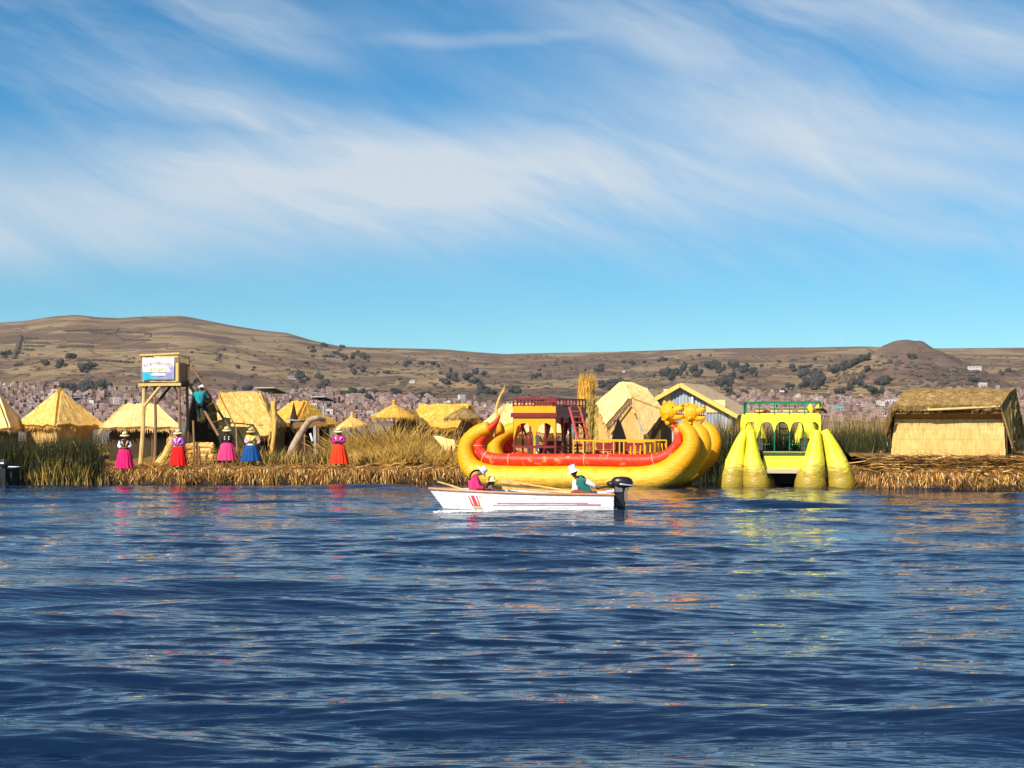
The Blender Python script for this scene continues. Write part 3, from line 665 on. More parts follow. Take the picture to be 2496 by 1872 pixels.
mb.add(vs, [(j * (n + 1) + i, j * (n + 1) + i + 1, (j + 1) * (n + 1) + i + 1, (j + 1) * (n + 1) + i) for j in range(n) for i in range(n)])
tag(mb.build('reed_mound', mat('mound_straw', (.22, .12, .03), (.60, .36, .09), 4.0, (1, 1, 1), .95, .9, 12, .1, (.30, .24, .06), .9, .5, .65), smooth=True), kind='structure')
def ar_tw():
    x, y = random.choice(((-12.1, 67.0), (-10.0, 66.0), (-11.4, 66.5), (-8.4, 66.2), (-7.7, 67.3), (-13.4, 66.6))); return x + random.gauss(0, .5), y + random.gauss(0, .5), random.uniform(.4, 1)
reeds('dry_grass_tufts', 'dry grass tufts between the huts and the island edge', ar_tw, 2600, 1.0, (1.2, 4, 4, .8), .25, .014, .66)
# ------------------------------------------------------------------ thatched huts
def roof_mesh(mb, faces, th, jit, straw_n, fr_n, L=.35, w=.012, lift=.22, nn=10):
    for q in faces:
        a, b, c, d = [Vector(p) for p in q]
        nor = ((b - a) if (b - a).length > 1e-4 else (c - d)).cross(d - a)
        nor = nor.normalized() if nor.length > 1e-6 else Vector((0, 0, 1))
        mb.slab((a, b, c, d), th, nn, 8, jit * 1.9)
        for k_, f_ in enumerate((.36, .70)):                 # overlapping courses of thatch
            p_, q_, r_, s_ = a.lerp(d, f_ - .34), b.lerp(c, f_ - .34), b.lerp(c, f_ + .02), a.lerp(d, f_ + .02)
            mb.slab((p_ + nor * .01, q_ + nor * .01, r_ + nor * .055, s_ + nor * .055), .05, nn, 3, jit * .9); mb.fringe(s_ + nor * .05, r_ + nor * .05, ((d - a) + (c - b)), fr_n // 2, .16, w, .2)
        mb.straw((a, b, c, d), straw_n, L, w, lift, tones=(4, 2, 3))
        mb.fringe(d, c, ((d - a) + (c - b)), fr_n, .22, w * 1.5, .34)
def hut(name, label, loc, rz, L, Wd, wall_h, roof_h, ridge, ov, m_roof, m_wall, extras=None, th=.16, straw_n=420, fr=160, jit=.035, tuft=False, dark_doorway=None, sag=.0):
    """walls L x Wd with a hipped or gabled roof (ridge = ridge length; ridge >= L + 2*ov makes a gable)"""
    t = thing(name, loc, label, 'hut', 'thatched huts on the islands', rz)
    wl = MB(); hx, hy = L / 2, Wd / 2; z0 = -.15
    for (x0, y0, x1, y1) in ((-hx, -hy, hx, -hy), (hx, -hy, hx, hy), (hx, hy, -hx, hy), (-hx, hy, -hx, -hy)):
        wl.slab(((x0, y0, wall_h), (x1, y1, wall_h), (x1, y1, z0), (x0, y0, z0)), .08, 8, 5, .012, (y1 - y0, -(x1 - x0), 0))
    gable = ridge >= L + 2 * ov - .01
    if gable:
        for sx in (-1, 1):
            a, b, c = Vector((sx * hx, -hy, wall_h)), Vector((sx * hx, hy, wall_h)), Vector((sx * hx, 0, wall_h + roof_h * .93)); dd = Vector((-sx * .08, 0, 0))
            wl.add([a, b, c, a + dd, b + dd, c + dd], [(0, 1, 2), (5, 4, 3), (0, 2, 5, 3), (1, 4, 5, 2)])
    wl.build('wall', m_wall, t)
    rf = MB(); ex, ey = hx + ov, hy + ov; ze = wall_h - ov * roof_h / max(hy, .1) * .45; zr = wall_h + roof_h; r2 = ridge / 2
    A, B = (-r2, 0, zr), (r2, 0, zr); C0, C1, C2, C3 = (-ex, -ey, ze), (ex, -ey, ze), (ex, ey, ze), (-ex, ey, ze)
    faces = [(A, B, C1, C0), (B, A, C3, C2)]
    if not gable: faces += [(B, B, C2, C1), (A, A, C0, C3)]
    roof_mesh(rf, faces, th, jit, straw_n, fr)
    if gable:
        for sx in (-1, 1):
            rf.fringe((sx * ex, 0, zr - .05), (sx * ex, -ey, ze), (sx * .6, -.1, -1), fr // 2, .16, .016); rf.fringe((sx * ex, 0, zr - .05), (sx * ex, ey, ze), (sx * .6, .1, -1), fr // 3, .16, .016)
    rf.tube([(-r2, 0, zr - .02), (0, 0, zr - .02 - sag), (r2, 0, zr - .02)], .09, 7, jit=.2)
    for _ in range(40): rf.blade((random.uniform(-r2, r2), random.uniform(-.05, .05), zr), (random.gauss(0, .08), random.gauss(0, .12), random.uniform(.0, .10)), .014)
    ro = rf.build('roof', [m_roof, M_STK_SHADOW if m_roof is not M_TH_DARK else M_TH_DARK, M_STK_P if m_roof is not M_TH_DARK else M_TH_OLD_SHADE], t)
    if tuft:
        tf = MB()
        for _ in range(160): tf.blade((random.gauss(0, .03), random.gauss(0, .03), zr - .12), (random.gauss(0, .055), random.gauss(0, .055), random.uniform(.18, .42)), .016)
        tf.lathe([(.17, -.12), (.10, .05), (.08, .14), (.11, .2)], (0, 0, zr), 10); tf.build('finial', M_TH_GOLD, ro)
    if dark_doorway:                                             # dark sheet for the unlit doorway, with a pole frame: (x centre, width, height, side)
        xc, w, hh = dark_doorway; d = MB(); d.box((xc, -hy - .03, hh / 2), (w, .05, hh)); dd = d.build('dark_doorway', M_DARK, t)
        f = MB()
        for sx in (-1, 1): f.tube([(xc + sx * w / 2, -hy - .07, -.05), (xc + sx * w / 2, -hy - .07, hh + .05)], .03, 6)
        f.tube([(xc - w / 2 - .05, -hy - .07, hh), (xc + w / 2 + .05, -hy - .07, hh)], .03, 6); f.build('frame', M_WOOD, dd)
    return t
Y = 73.0; s_ = Y / FPX
hut('reed_hut', 'pale thatched hut cut off by the picture edge next to the pointed hut', (PX(-52, Y), Y, .8), .05, 3.0, 2.6, PZ(1038, Y) - .8, PZ(963, Y) - PZ(1038, Y), 1.6, .35, M_TH_PALE, M_WALL_SHADE)  # wall colour holds the shade of the eave and the reeds in front
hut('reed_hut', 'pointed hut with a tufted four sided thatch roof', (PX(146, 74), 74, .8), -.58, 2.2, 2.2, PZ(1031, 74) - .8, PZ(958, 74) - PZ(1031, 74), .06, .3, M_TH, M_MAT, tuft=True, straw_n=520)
hut('reed_hut', 'low hut with a smooth hipped thatch behind the watchtower posts', (PX(335, 74), 74.6, .8), .24, 2.9, 2.3, PZ(1040, 74) - .8, PZ(991, 74) - PZ(1040, 74), 1.35, .36, M_TH_PALE, M_WALL_SHADE, dark_doorway=(.9, .7, 1.3))
# roof panel of cells fixed behind the pointed hut
def solar(name, label, c, w, d, tilt, rz, pole=None, pole_mat=None, rad=.035, base=None, wrap=False):
    t = thing(name, c, label, 'solar panel', 'solar panels on the island', rz)
    p = MB(); p.box((0, 0, 0), (w, d, .035), (tilt, 0, 0)); p.build('cell_sheet', M_PANEL, t, bevel=.004)
    f = MB(); R = Euler((tilt, 0, 0)).to_matrix()
    for a, b in (((-w / 2, -d / 2), (w / 2, -d / 2)), ((w / 2, -d / 2), (w / 2, d / 2)), ((w / 2, d / 2), (-w / 2, d / 2)), ((-w / 2, d / 2), (-w / 2, -d / 2))):
        f.beam(R @ Vector((*a, .0)), R @ Vector((*b, .0)), .04, .045)
    f.build('frame', M_METAL, t)
    if pole:
        q = MB(); q.tube([(0, 0, -.02), (pole[0], pole[1], pole[2])], rad, 8); q.beam((-.0, -d * .3, -.12), (0, d * .3, .05), .05); q.build('pole', M_METAL, t)
    if base:
        q = MB(); pts = cr([(base[0], base[1], base[2]), (base[0] + .03, base[1], base[2] * .5 + base[3] * .5), (base[4], base[1], base[3])], 5)
        q.tube(pts, [.14 - .06 * i / (len(pts) - 1) for i in range(len(pts))], 9, jit=.12)
        for _ in range(120):
            tt = random.random(); z = base[3] + (base[2] - base[3]) * tt; a = random.uniform(0, 6.28); q.blade((base[4] + (base[0] - base[4]) * tt + .12 * math.cos(a), base[1] + .12 * math.sin(a), z), (random.gauss(0, .03), random.gauss(0, .03), .35), .014)
        q.build('wrapped_post', M_TH, t)
    return t
solar('solar_panel', 'small solar panel leaning behind the tufted pointed hut', P(176, 975, 76), 1.0, .9, .25, -.35, pole=(0, .1, -1.6))
# large hut right of the ladder: steep front thatch to the ground and a side roof over a dark wall
def poly_hut(name, label, base, parts, group='thatched huts on the islands'):
    t = thing(name, base, label, 'hut', group); return t
Yh = 71.5; t = poly_hut('reed_hut', 'big golden hut with thatch sloping to the ground beside the ladder', P(600, 1098, Yh), None)
rf = MB(); R0, R1 = P(536, 966, Yh + 1), P(626, 961, Yh + 1.6)
fa = [(R0, R1, P(672, 1050, Yh - .1), P(600, 1092, Yh - 1.2)), (R0, R0, P(600, 1092, Yh - 1.2), P(528, 1080, Yh - .6)), (R1, R1, P(694, 1043, Yh + 2.6), P(665, 1048, Yh - .1)), (R1, R0, P(500, 1090, Yh + 3.5), P(694, 1043, Yh + 3.5))]
roof_mesh(rf, fa, .18, .05, 420, 130, .45); rf.tube([R0, R0.lerp(R1, .5) + Vector((0, 0, .05)), R1], .12, 8, jit=.2); rf.build('roof', [M_TH, M_STK_SHADOW, M_STK_P], t, world=True)
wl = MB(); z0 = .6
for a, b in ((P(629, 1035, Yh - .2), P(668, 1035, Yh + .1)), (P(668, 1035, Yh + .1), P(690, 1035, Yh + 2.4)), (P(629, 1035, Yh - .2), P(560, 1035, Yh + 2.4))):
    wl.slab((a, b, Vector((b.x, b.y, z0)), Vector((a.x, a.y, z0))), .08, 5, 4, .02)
wl.build('wall', M_TH_OLD_SHADE, t, world=True)
t2 = MB(); a = P(641, 1046, Yh - .30); t2.box((a.x, a.y, (a.z + z0) / 2), (.62, .06, a.z - z0)); t2.build('dark_doorway', M_DARK, t, world=True)
solar('solar_panel', 'larger solar panel on a white pole above a reed wrapped post', P(662, 952, 70.5), 1.15, 1.1, -.22, -.5, pole=(0, 0, PZ(990, 70.5) - PZ(952, 70.5)), base=(.12, 0, PZ(978, 70.5) - PZ(952, 70.5), .62 - PZ(952, 70.5), -.10))
solar('solar_panel', 'smaller solar panel on a tall thin pole near the small sunshade', P(788, 972, 72), .85, .9, -.20, -.55, pole=(.03, 0, .6 - PZ(972, 72)))
# hut behind the two panels, dark inside put into wall and doorway colour
hut('reed_hut', 'hut with a golden front thatch and walls coloured as a dark inside by the curved trunk', (PX(730, 76.5), 76.5, .8), -.62, 1.7, 2.5, PZ(1034, 76.5) - .8, PZ(984, 76.5) - PZ(1034, 76.5), .8, .30, M_TH_GOLD, M_WALL_SHADE, dark_doorway=(0, 1.2, 1.3))
Ys = 70.6; t = thing('reed_shelter', P(757, 1118, Ys), 'low open pole shelter with a shade dark inside behind the curved trunk', 'shelter')
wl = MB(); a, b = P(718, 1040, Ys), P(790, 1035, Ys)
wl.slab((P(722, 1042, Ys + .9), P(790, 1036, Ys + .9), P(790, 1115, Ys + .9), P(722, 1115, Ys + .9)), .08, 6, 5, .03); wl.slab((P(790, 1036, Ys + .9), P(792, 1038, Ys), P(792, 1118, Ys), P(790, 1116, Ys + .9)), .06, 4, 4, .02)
wl.build('wall', M_TH_DARK, t, world=True)  # near-black wall, the unlit inside put into its colour
rf = MB(); rf.slab((P(712, 1030, Ys + 1.2), P(796, 1026, Ys + 1.2), P(798, 1040, Ys - .1), P(716, 1046, Ys - .1)), .08, 8, 4, .03); rf.build('roof', M_TH_OLD_SHADE, t, world=True)
for k, (u, m_) in enumerate(((742, M_WOOD), (768, M_METAL), (776, M_WOOD))):
    q = MB(); q.tube([P(u, 1038, Ys - .05), Vector((PX(u + 2, Ys), Ys - .05, .6))], .045 if k != 1 else .085, 7, jit=.05); q.build('post', m_, t, world=True)
q = MB(); q.tube([P(756, 1056, Ys - .1), P(762, 1076, Ys - .12)], .05, 6); q.build('hanging_cloth', M_WHITE, t, world=True)
# curved grey trunk
Yc = 68.6; q = MB(); pts = cr([P(704, 1122, Yc), P(713, 1095, Yc), P(728, 1065, Yc), P(745, 1038, Yc), P(758, 1023, Yc), P(774, 1019, Yc), P(790, 1024, Yc + .3)], 5)
n = len(pts); q.tube(pts, [.20 - .10 * (i / n) for i in range(n)], 10, jit=.06)
tag(q.build('curved_trunk', mat('grey_trunk', (.30, .21, .13), (.46, .35, .23), 5, (1, 1, 1), .85, .4), smooth=True), 'grey curved trunk arching up in front of the shade dark shelter', 'trunk')
# dark finial and small flat panel on the hut corner
t = thing('reed_idol', P(716, 1032, 74.4), 'dark pointed reed finial post with a flat grey cap', 'post')
q = MB(); q.lathe([(.16, -1.2), (.15, -.3), (.19, .25), (.12, .5), (.07, .75), (.015, 1.02)], (0, 0, 0), 10); q.build('pole', M_TH_DARK, t)
q = MB(); q.box((.02, -.12, .18), (.62, .5, .05), (.12, .15, 0)); q.build('cap', M_METAL, t)
# hut behind the sunshades
Yq = 76.0
hut('reed_hut', 'golden gabled hut behind the round sunshades with a shaded end wall', (PX(1085, Yq), Yq, .8), -.42, 2.15, 1.9, PZ(1040, Yq) - .8, PZ(992, Yq) - PZ(1040, Yq), 2.75, .3, M_TH_GOLD, M_WALL_SHADE, straw_n=500, dark_doorway=(.1, 1.0, 1.1))
hut('reed_hut', 'pale hut half hidden behind the red and yellow deckhouse', (PX(1268, 77), 77, .8), .30, 3.2, 2.6, PZ(1052, 77) - .8, PZ(990, 77) - PZ(1052, 77), 1.5, .35, M_TH_PALE, M_MAT, straw_n=300)
# bright hut in the middle with a hip running down to a front gable
Yb = 70.0; t = poly_hut('reed_hut', 'bright steep hut with a dark triangular doorway behind the yellow rail', P(1535, 1112, Yb), None)
Aq, Cq, Dq, Eq = P(1515, 935, Yb + .75), P(1457, 986, Yb + .9), P(1480, 1040, Yb + .1), P(1536, 975, Yb - .1)
Fq, Gq, Hq = P(1572, 951, Yb + .9), P(1615, 1004, Yb + .35), P(1574, 1058, Yb - .2)
rf = MB(); roof_mesh(rf, [(Aq, Eq, Dq, Cq), (Eq, Aq, Fq, Gq)], .16, .03, 420, 60, .4)
rf.slab((Eq, Gq, Gq.lerp(Hq, .5), Hq), .16, 8, 8, .03); rf.straw((Eq, Gq, Gq.lerp(Hq, .5), Hq), 420, .4, .012, .22, tones=(4, 2, 3))
rf.fringe(Hq, Gq, (.5, -.3, -1), 160, .22, .015); rf.fringe(Dq, Eq, (.1, -.5, -1), 90, .16, .015); rf.fringe(Eq, Hq, (.1, -.5, -1), 90, .16, .015)
rf.tube([Aq, Eq], .10, 8, jit=.2); rf.tube([Aq, Aq.lerp(Fq, .5) + Vector((0, 0, .12)), Fq], .10, 8, jit=.2); rf.build('roof', [M_TH_PALE, M_STK_SHADOW, M_STK_P], t, world=True)
wl = MB(); z0 = .8
def gpt(u, v, y): return P(u, v, y)
a, b, c = Dq + Vector((.12, .12, -.05)), Eq + Vector((0, .12, -.12)), Hq + Vector((-.1, .12, -.05))
wl.add([a, b, c, Vector((c.x, c.y, z0)), Vector((a.x, a.y, z0))], [(0, 4, 3, 2, 1)])
bk = [p + Vector((0, .1, 0)) for p in (a, b, c)]; wl.add([bk[0], bk[1], bk[2], Vector((c.x, c.y + .1, z0)), Vector((a.x, a.y + .1, z0))], [(0, 1, 2, 3, 4)])
wl.straw((a.lerp(b, .5), c.lerp(b, .5), Vector((c.x, c.y, z0)), Vector((a.x, a.y, z0))), 160, .35, .012, .1)
wl.slab((Cq + Vector((.1, 0, 0)), a, Vector((a.x, a.y, z0)), Vector((Cq.x + .1, Cq.y, z0))), .08, 6, 4, .02)
wl.build('wall', M_MAT, t, world=True)
sd = MB(); e = Gq + Vector((-.12, 0, -.05)); sd.slab((c, e, Vector((e.x, e.y, z0)), Vector((c.x, c.y, z0))), .08, 6, 5, .02); f2 = P(1634, 1050, Yb + 3.5); sd.slab((e, f2, Vector((f2.x, f2.y, z0)), Vector((e.x, e.y, z0))), .08, 5, 5, .02)
sd.build('side_wall', M_TH_OLD_SHADE, t, world=True)  # wall turned from the sun, its shade put into the brown colour
dm = MB(); y_ = Yb + .02; dm.add([P(1504, 1026, y_), P(1497, 1046, y_), P(1490, 1075, y_), P(1498, 1112, y_), P(1522, 1112, y_), P(1525, 1070, y_), P(1518, 1048, y_), P(1508, 1020, y_)], [(0, 1, 2, 3, 4, 5, 6, 7)])
vs = [Vector(p) + Vector((0, -.05, 0)) for p in dm.v]; N_ = len(vs); dm.add(vs, [tuple(range(N_))[::1]]); dm.build('dark_doorway', M_DARK, t, world=True)  # flat dark shape in place of the unlit opening
pl = MB(); pl.tube([P(1478, 1042, Yb - .15), P(1538, 972, Yb - .25)], .035, 6); pl.build('pole', M_WOOD, t, world=True)
# tall reed teepees
def teepee(name, label, pts, rads, m_, n):
    q = MB(); c = cr([(*p, r) for p, r in zip(pts, rads)], 6); q.tube([p[:3] for p in c], [p[3] for p in c], 14, jit=.10)
    for _ in range(n):
        t_ = random.random() ** 1.2; i = min(int(t_ * (len(c) - 1)), len(c) - 2); p0, p1 = Vector(c[i][:3]), Vector(c[i + 1][:3]); a = random.uniform(0, 6.28); r = c[i][3]
        q.blade(p0 + Vector((math.cos(a) * r, math.sin(a) * r, 0)), (p1 - p0).normalized() * random.uniform(.3, .8) + Vector((math.cos(a), math.sin(a), 0)) * random.uniform(-.06, .08), .015)
    top = Vector(c[-1][:3])
    for _ in range(140): q.blade(top + Vector((random.gauss(0, c[-1][3] * .7), random.gauss(0, c[-1][3] * .7), -.25)), (random.gauss(0, .09), random.gauss(0, .09), random.uniform(.3, .75)), .018)
    return tag(q.build(name, m_), label, 'reed bundle', 'standing reed bundles')
Yt = 72.0
teepee('reed_bundle', 'tall standing bundle of golden reed with a feathery top, behind the ladder', [P(1436, 1110, Yt), P(1432, 1050, Yt), P(1430, 1000, Yt), P(1429, 965, Yt), P(1431, 930, Yt)], [.62, .52, .42, .36, .27], M_TH_GOLD, 700)
teepee('reed_bundle', 'shorter leaning reed bundle flared at its foot beside the tall one', [P(1474, 1112, Yt - .8), P(1463, 1060, Yt - .7), P(1452, 1015, Yt - .5), P(1447, 985, Yt - .4)], [.55, .42, .28, .15], mat('reed_sheaf', (.38, .27, .06), (.58, .43, .12), 9, (3, 3, .5), .9, .6), 500)
teepee('reed_bundle', 'front reed bundle of the standing group with crossed stalks', [P(1420, 1112, Yt - 1.0), P(1424, 1060, Yt - .9), P(1430, 1020, Yt - .8), P(1434, 990, Yt - .7)], [.45, .36, .26, .14], MATS['reed_sheaf'], 400)
# corrugated shed
Yk = 77.0; rz = -.36; cs = math.cos(rz)
t = thing('tin_shed', (PX(1662, Yk), Yk, .7), 'corrugated tin shed with a yellow edged gable roof', 'shed', rz=rz)
hw = 2.55; wh = PZ(1004, Yk) - .7; rh = PZ(936, Yk) - PZ(1004, Yk); dep = 4.6
M_COR = mat('corrugated_tin', (.26, .30, .34), (.46, .50, .54), 1.1, (3.5, 3.5, .25), .5, 0, spec=.4, c3=(.62, .48, .26), c3scale=.8, c3lo=.58, c3hi=.66)
wl = MB(); N_ = 150
top = []; 
for i in range(N_ + 1):
    x = -hw + 2 * hw * i / N_; zt = wh + rh * (1 - abs(x) / hw) ; yo = .03 * math.cos(i * 2 * math.pi / 5)
    top.append(((x, yo, -.3), (x, yo, zt)))
wl.add([p for q in top for p in q], [(2 * i, 2 * i + 2, 2 * i + 3, 2 * i + 1) for i in range(N_)]); wl.build('front_wall', M_COR, t)
sw = MB()
for sx in (-1, 1):
    v = [(sx * (hw + .02 * math.cos(i * 1.26)), dep * i / 120, z) for i in range(121) for z in (-.3, wh)]; sw.add(v, [(2 * i, 2 * i + 2, 2 * i + 3, 2 * i + 1) for i in range(120)])
sw.box((0, dep, wh / 2 - .15), (2 * hw, .05, wh + .3)); sw.build('side_wall', M_COR, t)
dm = MB(); dm.box((hw + .03, 1.3, wh * .42), (.05, 1.0, wh * .85)); dm.build('dark_doorway', M_DARK, t)
for k, (x, z, w_, h_) in enumerate(((1.75, wh + .28, .95, .62), (-1.5, wh + .05, .55, 1.0), (-.75, wh + .75, .35, .8))):
    pm = MB(); pm.box((x, -.05, z), (w_, .03, h_)); pm.build('board_patch', mat('patch_board', (.68, .50, .20), (.78, .60, .30), 3), t)
pm = MB(); pm.tube([(.55, -.07, wh + .2), (.57, -.08, wh + .75)], .07, 8); pm.build('vent_pipe', M_WHITE, t)
rf = MB()
for sx in (-1, 1):
    rf.slab(((0, -.35, wh + rh + .02), (0, dep + .3, wh + rh + .02), (sx * (hw + .35), dep + .3, wh - rh * .137), (sx * (hw + .35), -.35, wh - rh * .137)), .05, 26, 2, .008)
ro = rf.build('roof', mat('roof_sheet', (.66, .47, .22), (.44, .30, .19), 2.5, (6, .4, 1), .6), t)
fb = MB()
for sx in (-1, 1): fb.beam((0, -.38, wh + rh - .06), (sx * (hw + .37), -.38, wh - rh * .137 - .06), .05, .20)
fb.build('fascia', M_BOX_Y, ro)
# ------------------------------------------------------------------ sunshades
def sunshade(label, u, vt, ve, w_px, Y, m_, ground=.75, tilt=0.0):
    t = thing('thatched_sunshade', (PX(u, Y), Y, ground), label, 'sunshade', 'thatched sunshades on the island'); r = w_px / 2 / FPX * Y; zt = PZ(vt, Y) - ground; ze = PZ(ve, Y) - ground
    q = MB(); R = (0, tilt, 0); q.lathe([(r, 0), (r * .98, .06), (r * .55, (zt - ze) * .55), (r * .2, (zt - ze) * .88), (.06, zt - ze), (.01, zt - ze + .06)], (0, 0, ze), 26, R, caps=False)
    q.lathe([(r * .96, -.01), (r * .5, (zt - ze) * .42), (.04, zt - ze - .12)], (0, 0, ze), 26, R, caps=False)
    Rm = Euler(R).to_matrix()
    for _ in range(420):
        a = random.uniform(0, 6.28); k = random.random() ** .5; d = Vector((math.cos(a), math.sin(a), 0)); p = d * (r * k * .9) + Vector((0, 0, (zt - ze) * (1 - k * .9) * 1.0 + .03))
        q.blade(Rm @ p + Vector((0, 0, ze)), Rm @ (d * .22 + Vector((0, 0, -.10 - .05 * random.random()))), .014)
    for _ in range(240):
        a = random.uniform(0, 6.28); d = Vector((math.cos(a), math.sin(a), 0)); q.blade(Rm @ (d * r * .97 + Vector((0, 0, .03))) + Vector((0, 0, ze)), d * .07 + Vector((random.gauss(0, .03), random.gauss(0, .03), -random.uniform(.06, .24))), .016)
    cp = q.build('canopy', m_, t)
    if m_ is not M_TH_GREY:
        k = MB(); k.lathe([(.07, 0), (.05, .1), (.08, .16), (.02, .22)], (0, 0, zt), 8); k.build('finial', m_, cp)
    p = MB(); p.tube([(0, 0, -.2), (.02, 0, ze * .5), (0, 0, zt - .1)], .05, 8, jit=.06); p.build('pole', M_WOOD, t)
sunshade('small yellow sunshade low beside the woman in the orange red skirt', 858, 1016, 1041, 82, 70, M_TH, tilt=-.10)
sunshade('large yellow sunshade with a finial above the brown reed arch', 960, 986, 1018, 108, 71, M_TH_GOLD, tilt=.02)
sunshade('grey weathered sunshade in front of the golden gabled hut', 1130, 992, 1020, 92, 70, M_TH_GREY)
# brown reed arch under the large sunshade
q = MB(); Ya = 72.2
pts = cr([P(978, 1108, Ya), P(968, 1070, Ya), P(976, 1046, Ya), P(1000, 1036, Ya), P(1026, 1040, Ya), P(1036, 1055, Ya)], 5); q.tube(pts, [.30 + .12 * math.sin(i / len(pts) * 3.1) for i in range(len(pts))], 10, jit=.15)
q.slab((P(985, 1004, Ya + .6), P(1012, 1003, Ya + .6), P(1042, 1050, Ya - .2), P(1008, 1060, Ya - .2)), .2, 6, 8, .05); q.straw((P(985, 1004, Ya + .6), P(1012, 1003, Ya + .6), P(1042, 1050, Ya - .2), P(1008, 1060, Ya - .2)), 200, .3, .015, .3)
tag(q.build('reed_arch', M_TH_OLD_SHADE), 'old brown reed arch with a sagging panel beside the golden hut', 'arch')
# pale reed sheet propped and table with stools
Yp = 66.5; q = MB(); fa = (P(1056, 1062, Yp), P(1108, 1074, Yp - .2), P(1112, 1108, Yp - .4), P(1092, 1108, Yp - .4)); q.slab(fa, .07, 8, 8, .04); q.straw(fa, 140, .3, .012, .2)
tag(q.build('reed_screen', M_TH_PALE), 'pale frayed reed screen sloping beside the dragon boat stern', 'screen')
t = thing('table', P(1112, 1108, 65.5), 'small dark wooden table under the grey sunshade', 'table'); zt = PZ(1086, 65.5) - t.location.z
q = MB(); q.box((0, 0, zt), (.5, .45, .04)); q.build('tabletop', M_WOOD_Y, t)
for sx in (-1, 1):
    for sy in (-1, 1): q = MB(); q.tube([(sx * .2, sy * .18, -.05), (sx * .2, sy * .18, zt - .02)], .03, 6); q.build('leg', M_WOOD_DK, t)
for u0, v0, u1, v1, lab in ((898, 1040, 925, 1082, 'thin dark pole leaning in the dry reeds past the small sunshade'), (1080, 1056, 1083, 1110, 'slender upright pole under the grey sunshade')):
    q = MB(); q.tube([P(u0, v0, 68), P(u1, v1, 67.6), P(u1 + (u1 - u0) * .3, v1 + 18, 67.4)], .03, 6); tag(q.build('pole', M_WOOD), lab, 'pole')
# ------------------------------------------------------------------ watchtower with banner
Yw = 66.0; K = Yw / FPX
t = thing('watchtower', (PX(395, Yw), Yw, .64), 'wooden watchtower with a yellow boarded lookout on tall posts', 'watchtower')
def Wp(u, v, dy=0.0): return P(u, v, Yw + dy)
D = 2.0                                     # depth of the lookout
bx = MB(); x0, x1 = PX(345, Yw), PX(437, Yw); zb, zt = PZ(931, Yw), PZ(884, Yw)
bx.box(((x0 + x1) / 2, Yw, (zb + zt) / 2), (x1 - x0, .05, zt - zb)); bx.build('front_board', M_BOX_Y, t, world=True)
bx = MB(); bx.box((x1 - .03, Yw + D / 2 + .03, (zb + zt) / 2), (.05, D - .05, zt - zb)); bx.build('side_board', M_WOOD, t, world=True)
bx = MB(); bx.box((x0 + .03, Yw + D / 2 + .03, (zb + zt) / 2), (.05, D - .05, zt - zb)); bx.build('side_board', M_WOOD, t, world=True)
bx = MB(); bx.box(((x0 + x1) / 2, Yw + D + .03, (zb + zt) / 2), (x1 - x0, .05, zt - zb)); bx.build('back_board', M_WOOD, t, world=True)
fl = MB(); fl.box(((x0 + x1) / 2, Yw + D / 2, zb - .06), (x1 - x0 + .2, D + .2, .08)); fl.build('floor', M_WOOD_DK, t, world=True)
zl = PZ(938, Yw)
for dy in (-.1, D + .1): bm_ = MB(); bm_.beam((x0 - .1, Yw + dy, zl), (x1 + .1, Yw + dy, zl + .02), .10, .12); bm_.build('floor_beam', M_WOOD_Y if dy < 0 else M_WOOD_DK, t, world=True)
for x in (x0 + .1, (x0 + x1) / 2, x1 - .1): bm_ = MB(); bm_.beam((x, Yw - .05, zl + .11), (x, Yw + D + .1, zl + .11), .09, .08); bm_.build('joist', M_WOOD, t, world=True)
zr = PZ(866, Yw)
rail = MB(); rail.tube([(x0 - .06, Yw - .04, PZ(867, Yw)), (x1 + .02, Yw - .04, PZ(862, Yw))], .05, 8); rail.tube([(x1, Yw - .02, PZ(867, Yw)), (x1, Yw + D, PZ(866, Yw))], .05, 8); rail.tube([(x0, Yw, PZ(866, Yw)), (x0, Yw + D, PZ(866, Yw))], .05, 8); rail.tube([(x0, Yw + D, PZ(866, Yw)), (x1, Yw + D, PZ(866, Yw))], .05, 8)
rail.build('top_rail', M_WOOD_Y, t, world=True)
for (x, dy, m_) in ((x0 + .02, .02, M_WOOD), (x1 - .02, .02, M_WOOD), (x1 - .02, D - .02, M_WOOD), (x0 + .02, D - .02, M_WOOD)):
    q = MB(); q.tube([(x, Yw + dy, zb), (x, Yw + dy, PZ(864, Yw))], .055, 7); q.build('corner_post', m_, t, world=True)
bx = MB(); bx.box((x1 + .03, Yw + D - .25, (zb + PZ(890, Yw)) / 2), (.05, .42, PZ(890, Yw) - zb)); bx.build('side_plank', M_BOX_Y, t, world=True)
zg = .55
for (pu, pv, dy, u2, r, m_) in ((351, 940, .0, 342, .10, M_WOOD_Y), (436, 940, .0, 436, .075, M_WOOD), (372, 940, D, 370, .075, M_WOOD), (466, 940, D, 462, .075, M_WOOD)):
    a = Wp(pu, pv, dy) if dy == 0 else Vector((x0 + .1 if pu < 400 else x1 - .1, Yw + dy, zl)); b = Vector((PX(u2, Yw) if dy == 0 else a.x, Yw + dy, zg))
    q = MB(); q.tube(cr([a, a.lerp(b, .5) + Vector((.04, 0, 0)), b], 4), [r * .8, r * .8, r * .85, r * .85, r * .9, r * .95, r, r, r * 1.1], 8, jit=.05); q.build('leg', m_, t, world=True)
